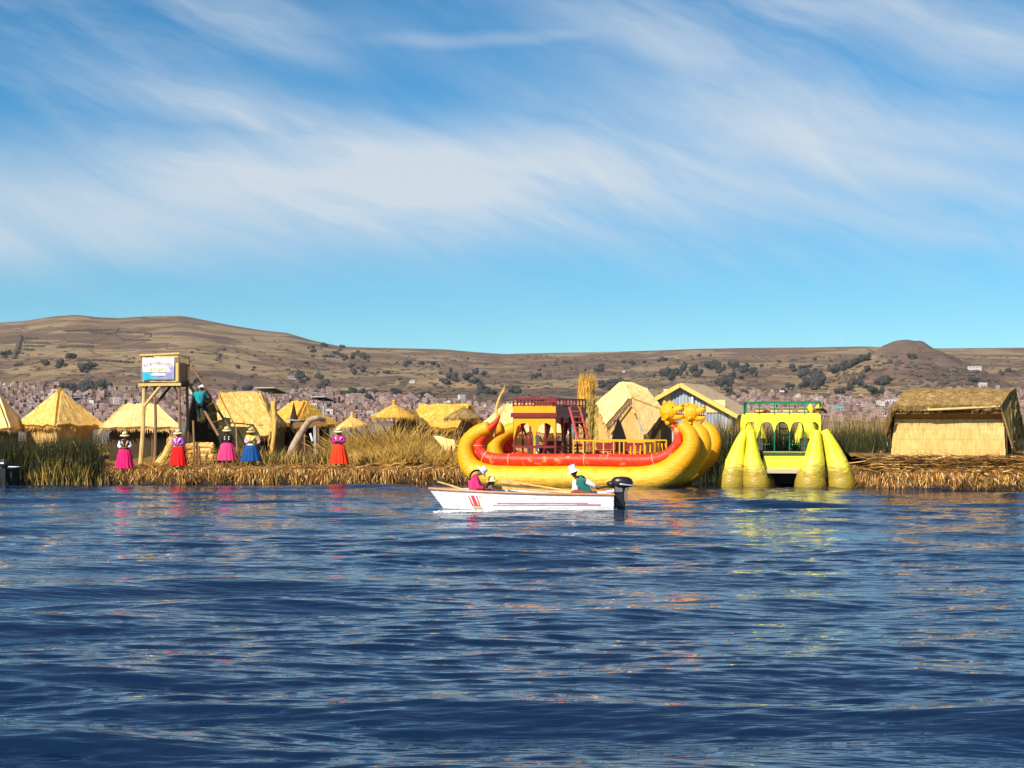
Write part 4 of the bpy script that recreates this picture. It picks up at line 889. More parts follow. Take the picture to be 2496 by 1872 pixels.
for (a, b, m_, r) in ((Wp(392, 940, -.05), Wp(352, 990, -.05), M_WOOD_Y, .07), (Wp(415, 942, D * .9), Wp(380, 985, D * .9), M_WOOD_DK, .06), (Wp(424, 940, .02), Wp(438, 972, .02), M_WOOD_DK, .05), (Wp(352, 955, .1), Wp(360, 940, D * .6), M_WOOD, .05)):
    q = MB(); q.tube([a, b], r, 7, jit=.04); q.build('brace', m_, t, world=True)
tw = t
# banner
bn_ = thing('welcome_banner', (PX(386, Yw - .08), Yw - .08, PZ(898, Yw)), 'faded white and blue welcome banner tied on the watchtower front', 'banner')
bw, bh = (424 - 347) * K, (925 - 871) * K
M_BAN = bpy.data.materials.new('banner_print'); M_BAN.use_nodes = True; h = G(M_BAN.node_tree); b = h.n['Principled BSDF']; b.inputs['Roughness'].default_value = .6
co = h.new('ShaderNodeTexCoord').outputs['Object']; ox, oy, oz = h.xyz(co)
nn = h.m('MULTIPLY', h.m('SUBTRACT', h.noise(co, 5, 4), .5), .35)
lo = h.ss(h.m('ADD', h.m('ADD', oz, nn), h.m('MULTIPLY', h.m('ABSOLUTE', ox), -.15)), -.18, -.30)
cc = h.mix(lo, (.80, .78, .80), h.mix(h.ss(h.m('ADD', ox, nn), -.35, .1), (.02, .42, .62), (.28, .30, .52)))
cc = h.mix(h.m('MULTIPLY', h.ss(h.m('ADD', h.m('ADD', ox, oz), nn), .35, .5), h.ss(oz, .12, -.02)), cc, (.30, .30, .60))
h.l.new(cc, b.inputs['Base Color'])
q = MB(); nx = 14; vs = [(-bw / 2 + bw * i / nx, -.02 - .012 * math.sin(i * 1.3), z) for i in range(nx + 1) for z in (-bh / 2 + (-.03 if i < 3 else 0), bh / 2 - .02 * abs(math.sin(i * .9)))]
vs2 = [(x, y + .012, z) for x, y, z in vs]; n2 = len(vs)
q.add(vs + vs2, [(2 * i, 2 * i + 2, 2 * i + 3, 2 * i + 1) for i in range(nx)] + [(n2 + 2 * i, n2 + 2 * i + 1, n2 + 2 * i + 3, n2 + 2 * i + 2) for i in range(nx)] + [(2 * i + 1, 2 * i + 3, n2 + 2 * i + 3, n2 + 2 * i + 1) for i in range(nx)] + [(2 * i + 2, 2 * i, n2 + 2 * i, n2 + 2 * i + 2) for i in range(nx)])
cl_ = q.build('cloth', M_BAN, bn_)
def letters(mb, txt, place):
    for i, ch in enumerate(txt):
        cu = bpy.data.curves.new('t', 'FONT'); cu.body = ch; cu.size = 1.0; cu.align_x = 'CENTER'; cu.extrude = .02
        o = bpy.data.objects.new('t', cu); COL.objects.link(o); bpy.context.view_layer.update()
        mm = bpy.data.meshes.new_from_object(o.evaluated_get(bpy.context.evaluated_depsgraph_get()))
        M = place(i); mb.add([M @ v.co for v in mm.vertices], [tuple(p.vertices) for p in mm.polygons])
        bpy.data.objects.remove(o); bpy.data.curves.remove(cu); bpy.data.meshes.remove(mm)
TXT = 'BIENVENIDOS'; q = MB()
def arc(i):
    t_ = (i - (len(TXT) - 1) / 2) / ((len(TXT) - 1) / 2); x = t_ * bw * .42; z = bh * .17 - .09 * t_ * t_
    return Matrix.Translation((x, -.045, z)) @ Matrix.Rotation(.30 * t_, 4, 'Y') @ Matrix.Rotation(math.pi / 2, 4, 'X') @ Matrix.Diagonal((.17, .20, .2, 1))
letters(q, TXT, arc); q.build('lettering', mat('faded_red', (.62, .30, .34), (.74, .46, .48), 4), cl_)
q = MB()
for i in range(7):                               # the illegible yellow line and the pale strip below
    q.box((-bw * .24 + i * bw * .08, -.045, -.02 + .02 * math.sin(i * 1.7)), (bw * .055, .012, .10 + .03 * math.sin(i * 2.3)))
for i in range(9): q.box((-bw * .30 + i * bw * .072, -.045, -.14), (bw * .06, .012, .05))
q.build('yellow_print', mat('faded_yellow', (.78, .72, .30), (.82, .80, .55), 3), cl_)
q = MB(); q.box((.02, -.045, -.27), (bw * .45, .012, .09)); q.build('pale_strip', M_WHITE, cl_)
# ladder
Yl = 66.8; t = thing('ladder', P(548, 1062, Yl), 'long rough pole ladder leaning on the watchtower', 'ladder')
LA, LB = P(456, 928, Yl + .4), P(533, 1062, Yl - .6); RA, RB = P(466, 890, Yl + .9), P(562, 1050, Yl + .7)
for a, b, nm in ((LA, LB, 'rail'), (RA, RB, 'rail')): q = MB(); q.tube([a, a.lerp(b, .5) + Vector((.02, 0, -.03)), b], .06, 8, jit=.06); q.build('rail', M_WOOD, t, world=True)
for k in range(7):
    f = .12 + .13 * k; q = MB(); q.tube([LA.lerp(LB, f), RA.lerp(RB, f + .06)], .035, 6); q.build('rung', M_WOOD, t, world=True)
# old reed hut, its shade put into near-black thatch, sheaf and stacked reed
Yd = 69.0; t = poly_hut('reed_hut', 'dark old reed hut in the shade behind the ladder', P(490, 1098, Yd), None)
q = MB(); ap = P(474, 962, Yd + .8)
roof_mesh(q, [(ap, P(500, 962, Yd + 1.2), P(534, 1092, Yd), P(446, 1092, Yd - .3)), (P(500, 962, Yd + 1.2), ap, P(446, 1092, Yd + 2.4), P(540, 1092, Yd + 2.6))], .15, .06, 260, 60, .4); q.build('roof', [M_TH_DARK, M_TH_DARK, M_TH_OLD_SHADE], t, world=True)
q = MB(); f_ = (P(508, 968, Yd - .3), P(526, 985, Yd - .35), P(534, 1050, Yd - .4), P(508, 1045, Yd - .4)); q.slab(f_, .08, 5, 6, .03); q.build('wall', M_TH_OLD_SHADE, t, world=True)
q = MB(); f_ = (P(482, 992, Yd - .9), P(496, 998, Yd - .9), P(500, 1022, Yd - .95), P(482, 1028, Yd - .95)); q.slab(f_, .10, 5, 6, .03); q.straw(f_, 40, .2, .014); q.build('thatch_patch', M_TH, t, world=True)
q = MB(); pts = cr([P(386, 1134, 65.2), P(402, 1112, 65.6), P(414, 1086, 66.0), P(420, 1068, 66.2)], 5); q.tube(pts, [.20 - .10 * i / len(pts) for i in range(len(pts))], 9, jit=.12)
for _ in range(120): p = Vector(random.choice(pts)); q.blade(p + Vector((random.gauss(0, .1), random.gauss(0, .1), 0)), (.22, .05, .35), .014)
tag(q.build('reed_sheaf', M_TH), 'pale reed sheaf leaning between the tower post and the woman in red', 'reed sheaf')
t = thing('reed_stack', P(485, 1125, 66.3), 'low stack of tied reed sheaves behind the woman in the red skirt', 'reed stack')
for k, (u, v, u2, v2) in enumerate(((456, 1088, 520, 1086), (458, 1100, 516, 1100), (455, 1113, 522, 1114), (450, 1124, 525, 1126))):
    q = MB(); a, b = P(u, v, 66.3 + .1 * k), P(u2, v2, 66.2 - .1 * k); q.tube(cr([a, a.lerp(b, .5) + Vector((0, 0, .03)), b], 4), .13, 9, jit=.12)
    for _ in range(60): q.blade(a.lerp(b, random.random()) + Vector((0, -.1, random.gauss(0, .06))), (random.choice((-.3, .3)), -.04, random.gauss(0, .04)), .014)
    q.build('sheaf', M_TH, t, world=True)
for u, v0, v1, lab, Y_ in ((471, 1025, 1130, 'thin brown post in front of the dark old hut', 66.0), (484, 1086, 1126, 'short dark stake standing by the reed stack', 65.6), (576, 1040, 1128, 'slender crooked post between the women in pink and blue', 66.4), (650, 972, 1040, 'brown post rising behind the larger solar panel', 73.5)):
    q = MB(); q.tube(cr([P(u, v0, Y_), P(u + 2, (v0 + v1) / 2, Y_), Vector((PX(u + 3, Y_), Y_, .55 if v1 > 1060 else PZ(v1, Y_)))], 3), .05, 7, jit=.06); tag(q.build('post', M_WOOD), lab, 'post')
# ------------------------------------------------------------------ long hut on the right island
Yr = 60.9; zg = 1.2; RH = -.40; ch_, sh_ = math.cos(RH), math.sin(RH)
OH = Vector((PX(2176, Yr), Yr, 0))
t = thing('reed_hut', OH, 'long hut with bright mat walls and shaggy brown thatch on the near reed platform', 'hut', 'thatched huts on the islands', RH)
def H(u, v, d=0.0):                     # photo pixel on the upright plane d metres behind the front wall -> hut coordinates
    bx_, by_ = OH.x - sh_ * d, OH.y + ch_ * d; k = (u - UC) / FPX; x = (k * by_ - bx_) / (ch_ - k * sh_); return Vector((x, d, PZ(v, by_ + x * sh_)))
wl = MB(); xl, xr = 0.0, H(2450, 1060).x; zt = H(2300, 1018).z; DP = 3.2
NB = 4
for k in range(NB):
    za, zb_ = zt - (zt - zg + .1) * k / NB, zt - (zt - zg + .1) * (k + 1) / NB - .05; ex_ = .04 * k
    wl.slab(((xl + .08 - ex_, -.012 * k, za), (xr - .05 + ex_ * .6, -.012 * k, za), (xr - .04 + ex_ * .6, -.024 - .012 * k, zb_), (xl + .06 - ex_, -.024 - .012 * k, zb_)), .06, 30, 4, .012); wl.fringe((xl + .06, -.03 - .012 * k, zb_ + .1), (xr - .05, -.03 - .012 * k, zb_ + .1), (0, -.05, -1), 120, .12, .010, .1)
    wl.straw(((xl + .06, -.03 - .01 * k, za), (xr - .05, -.03 - .01 * k, za), (xr - .05, -.07 - .01 * k, zb_), (xl + .06, -.07 - .01 * k, zb_)), 90, .3, .008, .05, tones=(5, 1.2, 2))
for k in range(1, 4): z = zg + (zt - zg) * k / 4; wl.tube([(xl, -.05, z), (xr * .5, -.06, z + random.uniform(-.02, .02)), (xr, -.05, z)], .016, 5)
wl.straw(((xl, -.03, zg + .9), (xr, -.03, zg + .9), (xr, -.06, zg), (xl, -.06, zg)), 300, .3, .009, .12)
wl.fringe((xl, -.09, zg + .2), (xr, -.09, zg + .2), (0, -.15, -1), 260, .22, .012)
wl.build('front_wall', [M_MAT, M_STK_SHADOW, M_STK_P], t)
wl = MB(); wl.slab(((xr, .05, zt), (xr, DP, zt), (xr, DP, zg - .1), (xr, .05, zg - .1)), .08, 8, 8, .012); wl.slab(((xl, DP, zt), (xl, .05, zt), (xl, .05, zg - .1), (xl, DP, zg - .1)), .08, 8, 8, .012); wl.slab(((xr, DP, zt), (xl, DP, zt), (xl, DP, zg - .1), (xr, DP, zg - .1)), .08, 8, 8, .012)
wl.build('side_wall', M_WALL_SHADE, t)  # side walls darkened in colour for the shaded end of the hut
dm = MB(); dm.box((xr + .04, 1.35, zg + .75), (.06, .8, 1.5)); dm.build('dark_doorway', M_DARK, t)
rf = MB(); r0, r1 = H(2217, 958, 1.5), H(2478, 958, 1.5); m0, m1 = H(2180, 1000, -.62), H(2442, 998, -.62)
w0 = H(2158, 1044, -.15); b0 = Vector((w0.x, DP + .3, w0.z)); m2 = H(2470, 1092, -.25); m3 = Vector((m2.x + .25, DP + .5, m2.z))
h0, h1 = H(2199, 968, .55), H(2462, 968, .55); f1 = (r0, r1, m1, m0)
rf.slab((r0, r1, h1, h0), .2, 28, 6, .045); rf.slab((h0 + Vector((0, 0, .015)), h1 + Vector((0, 0, .015)), m1, m0), .2, 28, 7, .05); rf.straw((h0, h1, m1.lerp(h1, .15), m0.lerp(h0, .15)), 900, .45, .013, .22, tones=(3, 3, 2))
rf.straw((r0, r1, h1, h0), 1700, .45, .013, .22, tones=(3, 3, 2)); rf.fringe(m0, m1, (0, -.45, -.6), 420, .07, .012, .15)
for q_ in ((r0, r0, m0, w0), (r0, r0, w0, b0), (r1, r0, b0, Vector((m1.x, DP + .4, m0.z)))): rf.slab(q_, .16, 6, 8, .03); rf.straw(q_, 160, .4, .013)
f3 = (r1, h1, m2, m3); rf.slab((h1, h1, m2, m1 + Vector((.0, .03, 0))), .07, 6, 8, .02, (.8, -.5, .2)); rf.slab((r1, h1, m2, m3), .08, 8, 10, .03, (1, -.1, .3)); rf.straw((r1, r1, m3, m2), 320, .4, .013, .2, tones=(4, 3, 1)); rf.fringe(m2, m3, (.1, 0, -1), 160, .25, .014)
rf.tube([r0, r0.lerp(r1, .5) + Vector((0, 0, .02)), r1], .12, 8, jit=.2)
ro = rf.build('roof', [M_TH_GREY, mat('stalk_weathered_dark', (.09, .05, .015), (.17, .10, .03), 3.0), mat('stalk_weathered_pale', (.46, .32, .13), (.55, .40, .18), 3.0)], t)
un = MB(); f6 = (m0 + Vector((.02, .10, -.10)), m1 + Vector((0, .10, -.10)), Vector((xr, .03, zt - .05)), Vector((xl + .05, .03, zt - .05))); un.slab(f6, .05, 12, 3, .01); un.build('underside', M_TH_OLD_SHADE, ro)
sk = MB(); sk.slab((w0 + Vector((.0, .0, .02)), m0 + Vector((-.05, .0, -.05)), m0 + Vector((-.1, .1, -.42)), w0 + Vector((.08, .05, -.34))), .1, 4, 6, .03); sk.fringe(w0 + Vector((.05, 0, -.25)), w0 + Vector((.2, 0, -.2)), (0, 0, -1), 60, .2, .014); sk.build('hanging_edge', M_TH_OLD_SHADE, ro)
TM = Matrix.LocRotScale(OH, Euler((0, 0, RH)), None)
pp = [TM @ H(2262, 999, -.72), TM @ H(2350, 995, -.72), TM @ H(2438, 990, -.70)]
q = MB(); q.tube(cr(pp, 4), .045, 8, jit=.03); po = q.build('bamboo_pole', M_WOOD_Y); tag(po, 'pale bamboo pole lashed along the shaggy brown roof', 'pole')
q = MB()
for p_ in (pp[0], pp[1].lerp(pp[2], .6)):
    for k in range(10): q.blade(p_, (random.gauss(0, .12), -.03, random.gauss(0, .1)), .014)
q.build('tie', M_TH, po)
# mooring rope from the right island to the pale boat
q = MB(); q.tube(cr([P(2150, 1112, 59.3), P(2130, 1120, 60), P(2080, 1128, 61), P(2040, 1130, 62)], 6), .025, 6)
tag(q.build('mooring_rope', M_WOOD_Y), 'pale mooring rope running from the reed platform to the pale yellow boat', 'rope')
q = MB(); q.tube([P(2150, 1140, 59.2), P(2147, 1098, 59.2)], .05, 7)
for _ in range(60): q.blade(P(2147, 1120, 59.15) + Vector((random.gauss(0, .08), 0, random.gauss(0, .12))), (random.gauss(0, .15), -.05, random.gauss(0, .2)), .014)
tag(q.build('mooring_post', M_WOOD), 'reed wrapped mooring post at the tip of the reed platform', 'post')
# ------------------------------------------------------------------ painted reed boats
def paint(name, strong, pale, grime, zlo, zhi, rough=.45, sc=2.2):
    m = bpy.data.materials.new(name); m.use_nodes = True; h = G(m.node_tree); b = h.n['Principled BSDF']; b.inputs['Roughness'].default_value = rough; b.inputs['Specular IOR Level'].default_value = .35
    co = h.new('ShaderNodeTexCoord').outputs['Object']; ox, oy, oz = h.xyz(co)
    n1 = h.noise(co, sc, 5, .6); n2 = h.noise(co, 9.0, 4, .65); n3 = h.noise(h.map(co, (.6, 1.5, 3)), 4.0, 5, .7)
    wear = h.m('MULTIPLY', h.ss(h.m('ADD', oz, h.m('MULTIPLY', h.m('SUBTRACT', n1, .5), 1.6)), zhi, zlo), .85)
    c = h.mix(wear, strong, pale)
    c = h.mix(h.m('MULTIPLY', h.ss(n2, .58, .72), .35), c, tuple(x * .72 for x in strong))
    st = h.m('MULTIPLY', h.ss(h.m('ADD', oz, h.m('MULTIPLY', h.m('SUBTRACT', n3, .5), 1.3)), zlo + .15, zlo - .35), .8)
    c = h.mix(st, c, grime)
    h.l.new(c, b.inputs['Base Color'])
    bn = h.new('ShaderNodeBump'); bn.inputs['Strength'].default_value = .5; bn.inputs['Distance'].default_value = .04
    n5 = h.noise(h.map(co, (.35, 5, 5)), 3.0, 3, .6)
    h.l.new(h.m('ADD', h.m('ADD', n2, n3), h.m('MULTIPLY', n5, 1.2)), bn.inputs['Height']); h.l.new(bn.outputs[0], b.inputs['Normal']); return m
M_YEL = paint('yellow_reed_paint', (.83, .365, .002), (.85, .50, .045), (.22, .10, .012), .24, .95)
M_LEM = paint('lemon_reed_paint', (.86, .74, .035), (.84, .73, .10), (.25, .15, .02), .85, 1.5, .26)
M_RED = mat('red_rim_paint', (.74, .045, .008), (.62, .028, .008), 3.0, (1, 1, 1), .45, .5, 9, .35, (.84, .34, .12), 2.4, .55, .70)
M_RED2 = mat('dark_red_paint', (.17, .012, .014), (.23, .02, .02), 4.0, (1, 1, 1), .45, .1)
M_ORY = mat('orange_yellow_paint', (.82, .33, .002), (.80, .37, .006), 2.0, (1, 1, 1), .45, .1)
M_GRN = mat('green_rail_paint', (.006, .14, .05), (.012, .19, .075), 4.0, rough=.4)
M_LEMP = mat('lemon_board', (.86, .80, .06), (.85, .77, .045), 1.5, (1, 1, 1), .45, .1)
M_CUSH = mat('cushion', (.78, .62, .32), (.72, .54, .26), 3.0)
M_GOLD = paint('golden_head_paint', (.84, .39, .005), (.86, .50, .06), (.5, .3, .03), -9, -8)
def arch_panel(mb, x0, x1, y, zt, zs, rise, n, pier, th, zb, pier_fn=None):
    """a board with n arches cut from below, standing on thin piers"""
    N_ = 26 * n; w = (x1 - x0) / n; top, low = [], []
    for i in range(N_ + 1):
        x = x0 + (x1 - x0) * i / N_; t_ = ((x - x0) % w) / w; 
        if i == N_: t_ = 1.0
        a = (t_ - .5) * w; r = w / 2 - pier
        z = zs + rise * math.sqrt(max(0, 1 - (a / r) ** 2)) if abs(a) < r else zs - (abs(a) - r) / pier * (zs - zb)
        low.append((x, z))
    vs = [(x, y, z) for x, z in low] + [(x, y, zt) for x, z in low] + [(x, y + th, z) for x, z in low] + [(x, y + th, zt) for x, z in low]; K_ = N_ + 1
    fs = []
    for i in range(N_): fs += [(i, i + 1, K_ + i + 1, K_ + i), (2 * K_ + i + 1, 2 * K_ + i, 3 * K_ + i, 3 * K_ + i + 1), (i + 1, i, 2 * K_ + i, 2 * K_ + i + 1), (K_ + i, K_ + i + 1, 3 * K_ + i + 1, 3 * K_ + i)]
    fs += [(0, K_, 3 * K_, 2 * K_), (N_, 2 * K_ + N_, 3 * K_ + N_, K_ + N_)]
    mb.add(vs, fs)
RZ = -.349; CS, SN = math.cos(RZ), math.sin(RZ)
O = Vector((PX(1411, 60.3), 60.3, 0))
def L(u, v, d):                                   # photo pixel on the vertical plane d metres behind the near hull -> boat coordinates
    bx_, by_ = O.x - SN * d, O.y + CS * d; k = (u - UC) / FPX; x = (k * by_ - bx_) / (CS - k * SN); return Vector((x, d, PZ(v, by_ + x * SN)))
boat = thing('reed_boat', O, 'big yellow and red double hulled reed boat with animal prow heads', 'reed boat', rz=RZ)
HC = [(1192, 1042, .25), (1164, 1054, .30), (1140, 1078, .31), (1136, 1108, .35), (1150, 1140, .42), (1190, 1161, .49), (1260, 1167, .52), (1400, 1168, .53), (1540, 1170, .53), (1610, 1160, .52), (1655, 1130, .46), (1683, 1092, .37), (1681, 1058, .29), (1658, 1034, .20)]
RC = [(1216, 1012, .05), (1207, 1030, .10), (1188, 1049, .16), (1170, 1072, .19), (1166, 1092, .20), (1178, 1110, .21), (1204, 1119, .22), (1270, 1121, .22), (1400, 1121, .22), (1560, 1123, .22), (1602, 1119, .22), (1632, 1105, .20), (1650, 1082, .18), (1652, 1058, .15), (1641, 1038, .12)]
near = [(*L(u, v, 0), r) for u, v, r in HC]; rim = [(*L(u, v, 0), r * 1.12) for u, v, r in RC]
def hull(d, taper=1.0, k_=0.0, name='hull', end=0.0):
    c = cr([(p[0] * taper + k_, d, p[2], p[3]) for p in near], 7); mb = MB(); mb.tube([p[:3] for p in c], [p[3] for p in c], 22, jit=.012)
    ho = mb.build(name, M_YEL, boat, smooth=True)
    for i in range(6, len(c) - 6, 7):                  # cords binding the reed bundle
        p, q2 = Vector(c[i][:3]), Vector(c[i + 1][:3]); t_ = (q2 - p).normalized(); lb = MB(); lb.tube([p - t_ * .012, p + t_ * .012], c[i][3] + .006, 20)
        lb.build('lashing', mat('hull_cord', (.62, .34, .03), (.78, .48, .07), 5), ho)
    return ho
hulls = [hull(0.0), hull(.80, 1.0, .26), hull(2.72, 1.0, .24), hull(3.5)]
for d in (.05, 3.4):
    c = cr([(p[0], d, p[2], p[3]) for p in rim], 6); mb = MB(); mb.tube([p[:3] for p in c], [p[3] for p in c], 16, jit=.015); r_ = mb.build('rim', M_RED, boat, smooth=True)
    if d < 1:
        for i in range(22, len(c) - 20, 9):
            lb = MB(); p, q2 = Vector(c[i][:3]), Vector(c[i + 1][:3]); t_ = (q2 - p).normalized(); lb.tube([p - t_ * .012, p + t_ * .012], c[i][3] + .015, 14)
            lb.build('lashing', mat('rope_orange', (.72, .40, .16), (.8, .5, .25), 6), r_)
mb = MB(); c = cr([L(1214, 1018, .05), L(1210, 1000, .05), L(1214, 980, .05), L(1222, 962, .05), L(1229, 950, .05)], 5); mb.tube(c, [.075 - .05 * i / len(c) for i in range(len(c))], 8, jit=.1)
for k in range(40): p = Vector(random.choice(c)); mb.blade(p, (random.uniform(-.02, .06), 0, .25), .010)
mb.build('stern_tip', M_TH, boat)
mb = MB(); c = cr([L(1215, 1019, .1), L(1208, 1040, .15), L(1203, 1066, .2)], 4); mb.tube(c, .06, 8); mb.build('stern_post', M_TH, boat)
# deck between the hulls
zd = 1.12; dk = MB(); dk.box((-.1, 1.75, zd - .08), (7.4, 3.0, .10)); dk.build('deck', mat('deck_planks', (.30, .10, .06), (.42, .2, .1), 3, (1, 6, 1)), boat)
# puma heads with open jaws on the prow tips
def puma(p, rz_, s, nm='prow_head'):
    M = Matrix.Translation(p) @ Matrix.Rotation(rz_, 4, 'Z') @ Matrix.Diagonal((s, s, s, 1))
    def put(build, name, m_, par):
        q = MB(); build(q); q.v = [tuple(M @ Vector(v)) for v in q.v]; return q.build(name, m_, par, smooth=name == 'head_sphere')
    def skull(q):
        q.ball((0, 0, .08), (.46, .40, .42), 16, 11, .03); q.tube(cr([(-.10, 0, -.32), (-.05, 0, -.15), (0, 0, .02)], 4), [.28, .29, .30, .31, .32, .32, .32, .32, .32], 12, jit=.03)
        q.tube(cr([(.15, 0, .10), (.38, 0, .15), (.56, 0, .22), (.66, 0, .30)], 4), [.27, .25, .23, .215, .2, .185, .17, .155, .145, .135, .12, .10, .07], 12, jit=.03, squash=1.15)   # upper jaw
        q.ball((.62, 0, .36), (.09, .12, .06), 8, 6)
    hd = put(skull, nm, M_GOLD, boat)
    put(lambda q: q.tube(cr([(.10, 0, -.12), (.38, 0, -.16), (.56, 0, -.15), (.68, 0, -.10)], 4), [.19, .18, .17, .16, .15, .14, .13, .12, .11, .10, .09, .07, .05], 10, jit=.03, squash=1.2), 'lower_jaw', M_GOLD, hd)
    put(lambda q: (q.ball((.36, 0, -.015), (.30, .15, .07), 10, 6), q.ball((.58, 0, -.02), (.14, .07, .03), 8, 5)), 'mouth', M_RED2, hd)
    def ears(q):
        for sy in (-1, 1): q.lathe([(.13, -.06), (.12, .06), (.06, .17), (.015, .22)], (-.10, sy * .20, .40), 10, (sy * -.25, -.2, 0))
    for sy_ in (-1, 1): put(lambda q: q.lathe([(.12, -.06), (.11, .05), (.06, .13), (.015, .17)], (-.10, sy_ * .20, .40), 10, (sy_ * -.25, -.2, 0)), 'ear', M_GOLD, hd)
    def eyes(q):
        for sy in (-1, 1): q.ball((.27, sy * .22, .24), (.055, .045, .055), 8, 6)
    for sy_ in (-1, 1): put(lambda q: q.ball((.27, sy_ * .22, .24), (.055, .045, .055), 8, 6), 'eye', M_EYE, hd)
    def teeth(q):
        for sy in (-1, 1):
            for x in (.5, .6, .7): q.lathe([(.028, 0), (.004, -.09)], (x, sy * .11, .06), 6)
    put(teeth, 'teeth', M_WHITE, hd)
    def mane(q):
        for k in range(7):
            a = -2.6 + 5.2 * k / 6; d = Vector((-.0, math.sin(a), math.cos(a) * -1)); p0 = Vector((-.06, 0, -.20)) + d * .26 * Vector((1, 1, .35)).length / 1.5
            q.tube(cr([p0, p0 + Vector((.12, d.y * .12, d.z * .05 - .02)), p0 + Vector((.26, d.y * .2, d.z * .1 + .04))], 3), [.09, .095, .1, .095, .08, .05, .02], 8, squash=.6)
    put(mane, 'mane', M_GOLD, hd)
p = L(1632, 1008, 0.1); puma(p, -.30, .90); p = L(1684, 1011, 2.9); puma(p, -.15, .90)
# two storey deckhouse
f = .45; xa, xb = L(1251, 1100, f).x, L(1355, 1100, f).x; dd = 4.0; yb = f + dd
Z = lambda v: L(1303, v, f).z
dh = bpy.data.objects.new('deckhouse', None); COL.objects.link(dh); dh.parent = boat
z_fl = zd; z_sp, z_ar, z_c0, z_c1, z_f1 = Z(1046), Z(1030), Z(1017), Z(1006), Z(991)
mb = MB(); arch_panel(mb, xa + .02, xb - .02, f, z_c0, z_sp - .08, z_ar - z_sp + .06, 2, .10, .05, z_sp - .42); mb.build('arch_panel', M_ORY, dh)
mb = MB(); n_ = 14; a = Vector((xb - .03, f + .06, 0)); arch_panel(mb, f + .06, yb, 0, z_c0 - .02, z_sp + .1, .16, 4, .08, .05, z_sp - .15)
mb.v = [(xb - .06 - v[1], v[0], v[2]) for v in mb.v]; mb.build('side_arch_panel', M_RED2, dh)
mb = MB(); arch_panel(mb, xa + .02, xb - .02, yb, z_c0, z_sp - .08, z_ar - z_sp + .06, 2, .10, .05, z_sp - .42); mb.build('back_arch_panel', M_RED2, dh)
mb = MB(); mb.box(((xa + xb) / 2, f - .03, (z_c0 + z_c1) / 2), (xb - xa + .16, .12, z_c1 - z_c0)); mb.box((xb + .03, (f + yb) / 2 + .03, (z_c0 + z_c1) / 2), (.12, dd + .05, z_c1 - z_c0)); mb.box((xa - .03, (f + yb) / 2 + .03, (z_c0 + z_c1) / 2), (.12, dd + .05, z_c1 - z_c0)); mb.build('cornice', M_RED2, dh, bevel=.012)
mb = MB(); mb.box(((xa + xb) / 2, (f + yb) / 2, z_c1 + .02), (xb - xa - .02, dd - .02, .07)); mb.build('upper_floor', M_RED2, dh)
mb = MB(); mb.box(((xa + xb) / 2, f, (z_c1 + z_f1) / 2 + .002), (xb - xa, .06, z_f1 - z_c1)); 
for k in range(13): mb.ball((xa + .12 + k * (xb - xa - .2) / 13, f, z_f1 + .01), (.055, .03, .05), 8, 5)
mb.build('fascia', M_ORY, dh)
mb = MB(); mb.box((xb - .02, (f + yb) / 2 + .04, (z_c1 + z_f1) / 2), (.05, dd, z_f1 - z_c1)); mb.box((xa + .02, (f + yb) / 2 + .04, (z_c1 + z_f1) / 2), (.05, dd, z_f1 - z_c1)); mb.build('side_fascia', M_RED2, dh)
zt_ = Z(972); zt2 = Z(979)
for nm, pts in (('front', [(xa, f), (xb, f)]), ('side', [(xb, f + .05), (xb, yb)]), ('back', [(xb, yb), (xa, yb)]), ('side', [(xa, yb), (xa, f + .05)])):
    mb = MB(); a, b = Vector((*pts[0], 0)), Vector((*pts[1], 0)); n_ = max(2, int((b - a).length / .42))
    mb.beam(a + Vector((0, 0, zt_)), b + Vector((0, 0, zt_)), .06, .07); mb.beam(a + Vector((0, 0, z_f1 + .06)), b + Vector((0, 0, z_f1 + .06)), .05, .05)
    if nm == 'front': mb.beam(a + Vector((0, 0, zt2 - .02)), b + Vector((0, 0, zt2 - .02)), .03, .05)
    for k in range(n_ + 1): p = a.lerp(b, k / n_); mb.beam(p + Vector((0, 0, z_f1 - .02)), p + Vector((0, 0, zt_)), .05)
    mb.build('roof_rail', M_RED2, dh)
mb = MB(); mb.box(((xa + xb) / 2, (f + yb) / 2, z_f1 + .02), (xb - xa - .5, .9, .08)); mb.box(((xa + xb) / 2 + .2, f + .8, z_f1 + .1), (.7, .3, .2)); mb.build('roof_bench', M_WOOD_DK, dh)
for i, (x, y) in enumerate([(xa + .03, f + .05), ((xa + xb) / 2, f + .05), (xb - .04, f + .05), (xb - .04, f + dd * .25), (xb - .04, f + dd * .5), (xb - .04, f + dd * .75), (xb - .04, yb - .03), ((xa + xb) / 2, yb - .03), (xa + .03, yb - .03), (xa + .03, f + dd * .5)]):
    mb = MB(); mb.beam((x, y, z_fl - .05), (x, y, z_c0), .075); mb.build('column', M_RED2 if i != 1 else M_ORY, dh)
mb = MB(); zr_ = Z(1089)
mb.beam((xa, f + .02, zr_), (xb, f + .02, zr_), .05, .09); mb.beam((xb - .03, f, zr_), (xb - .03, yb, zr_), .05, .07); mb.beam((xb - .03, f, Z(1097)), (xb - .03, yb, Z(1097)), .04, .05); mb.beam((xa, yb, zr_), (xb, yb, zr_), .05, .07); mb.build('lower_rail', M_RED2, dh)
mb = MB(); mb.beam((xa + .25, f + .5, z_fl), (xa + .05, f + .9, z_sp + .3), .08); mb.beam((xb - .75, f + .5, z_fl), (xb - .45, f + .7, z_sp + .3), .08); mb.beam((xa + .15, f + .5, z_sp + .3), (xa + .7, f + .6, z_fl), .08); mb.build('brace', M_RED2, dh)
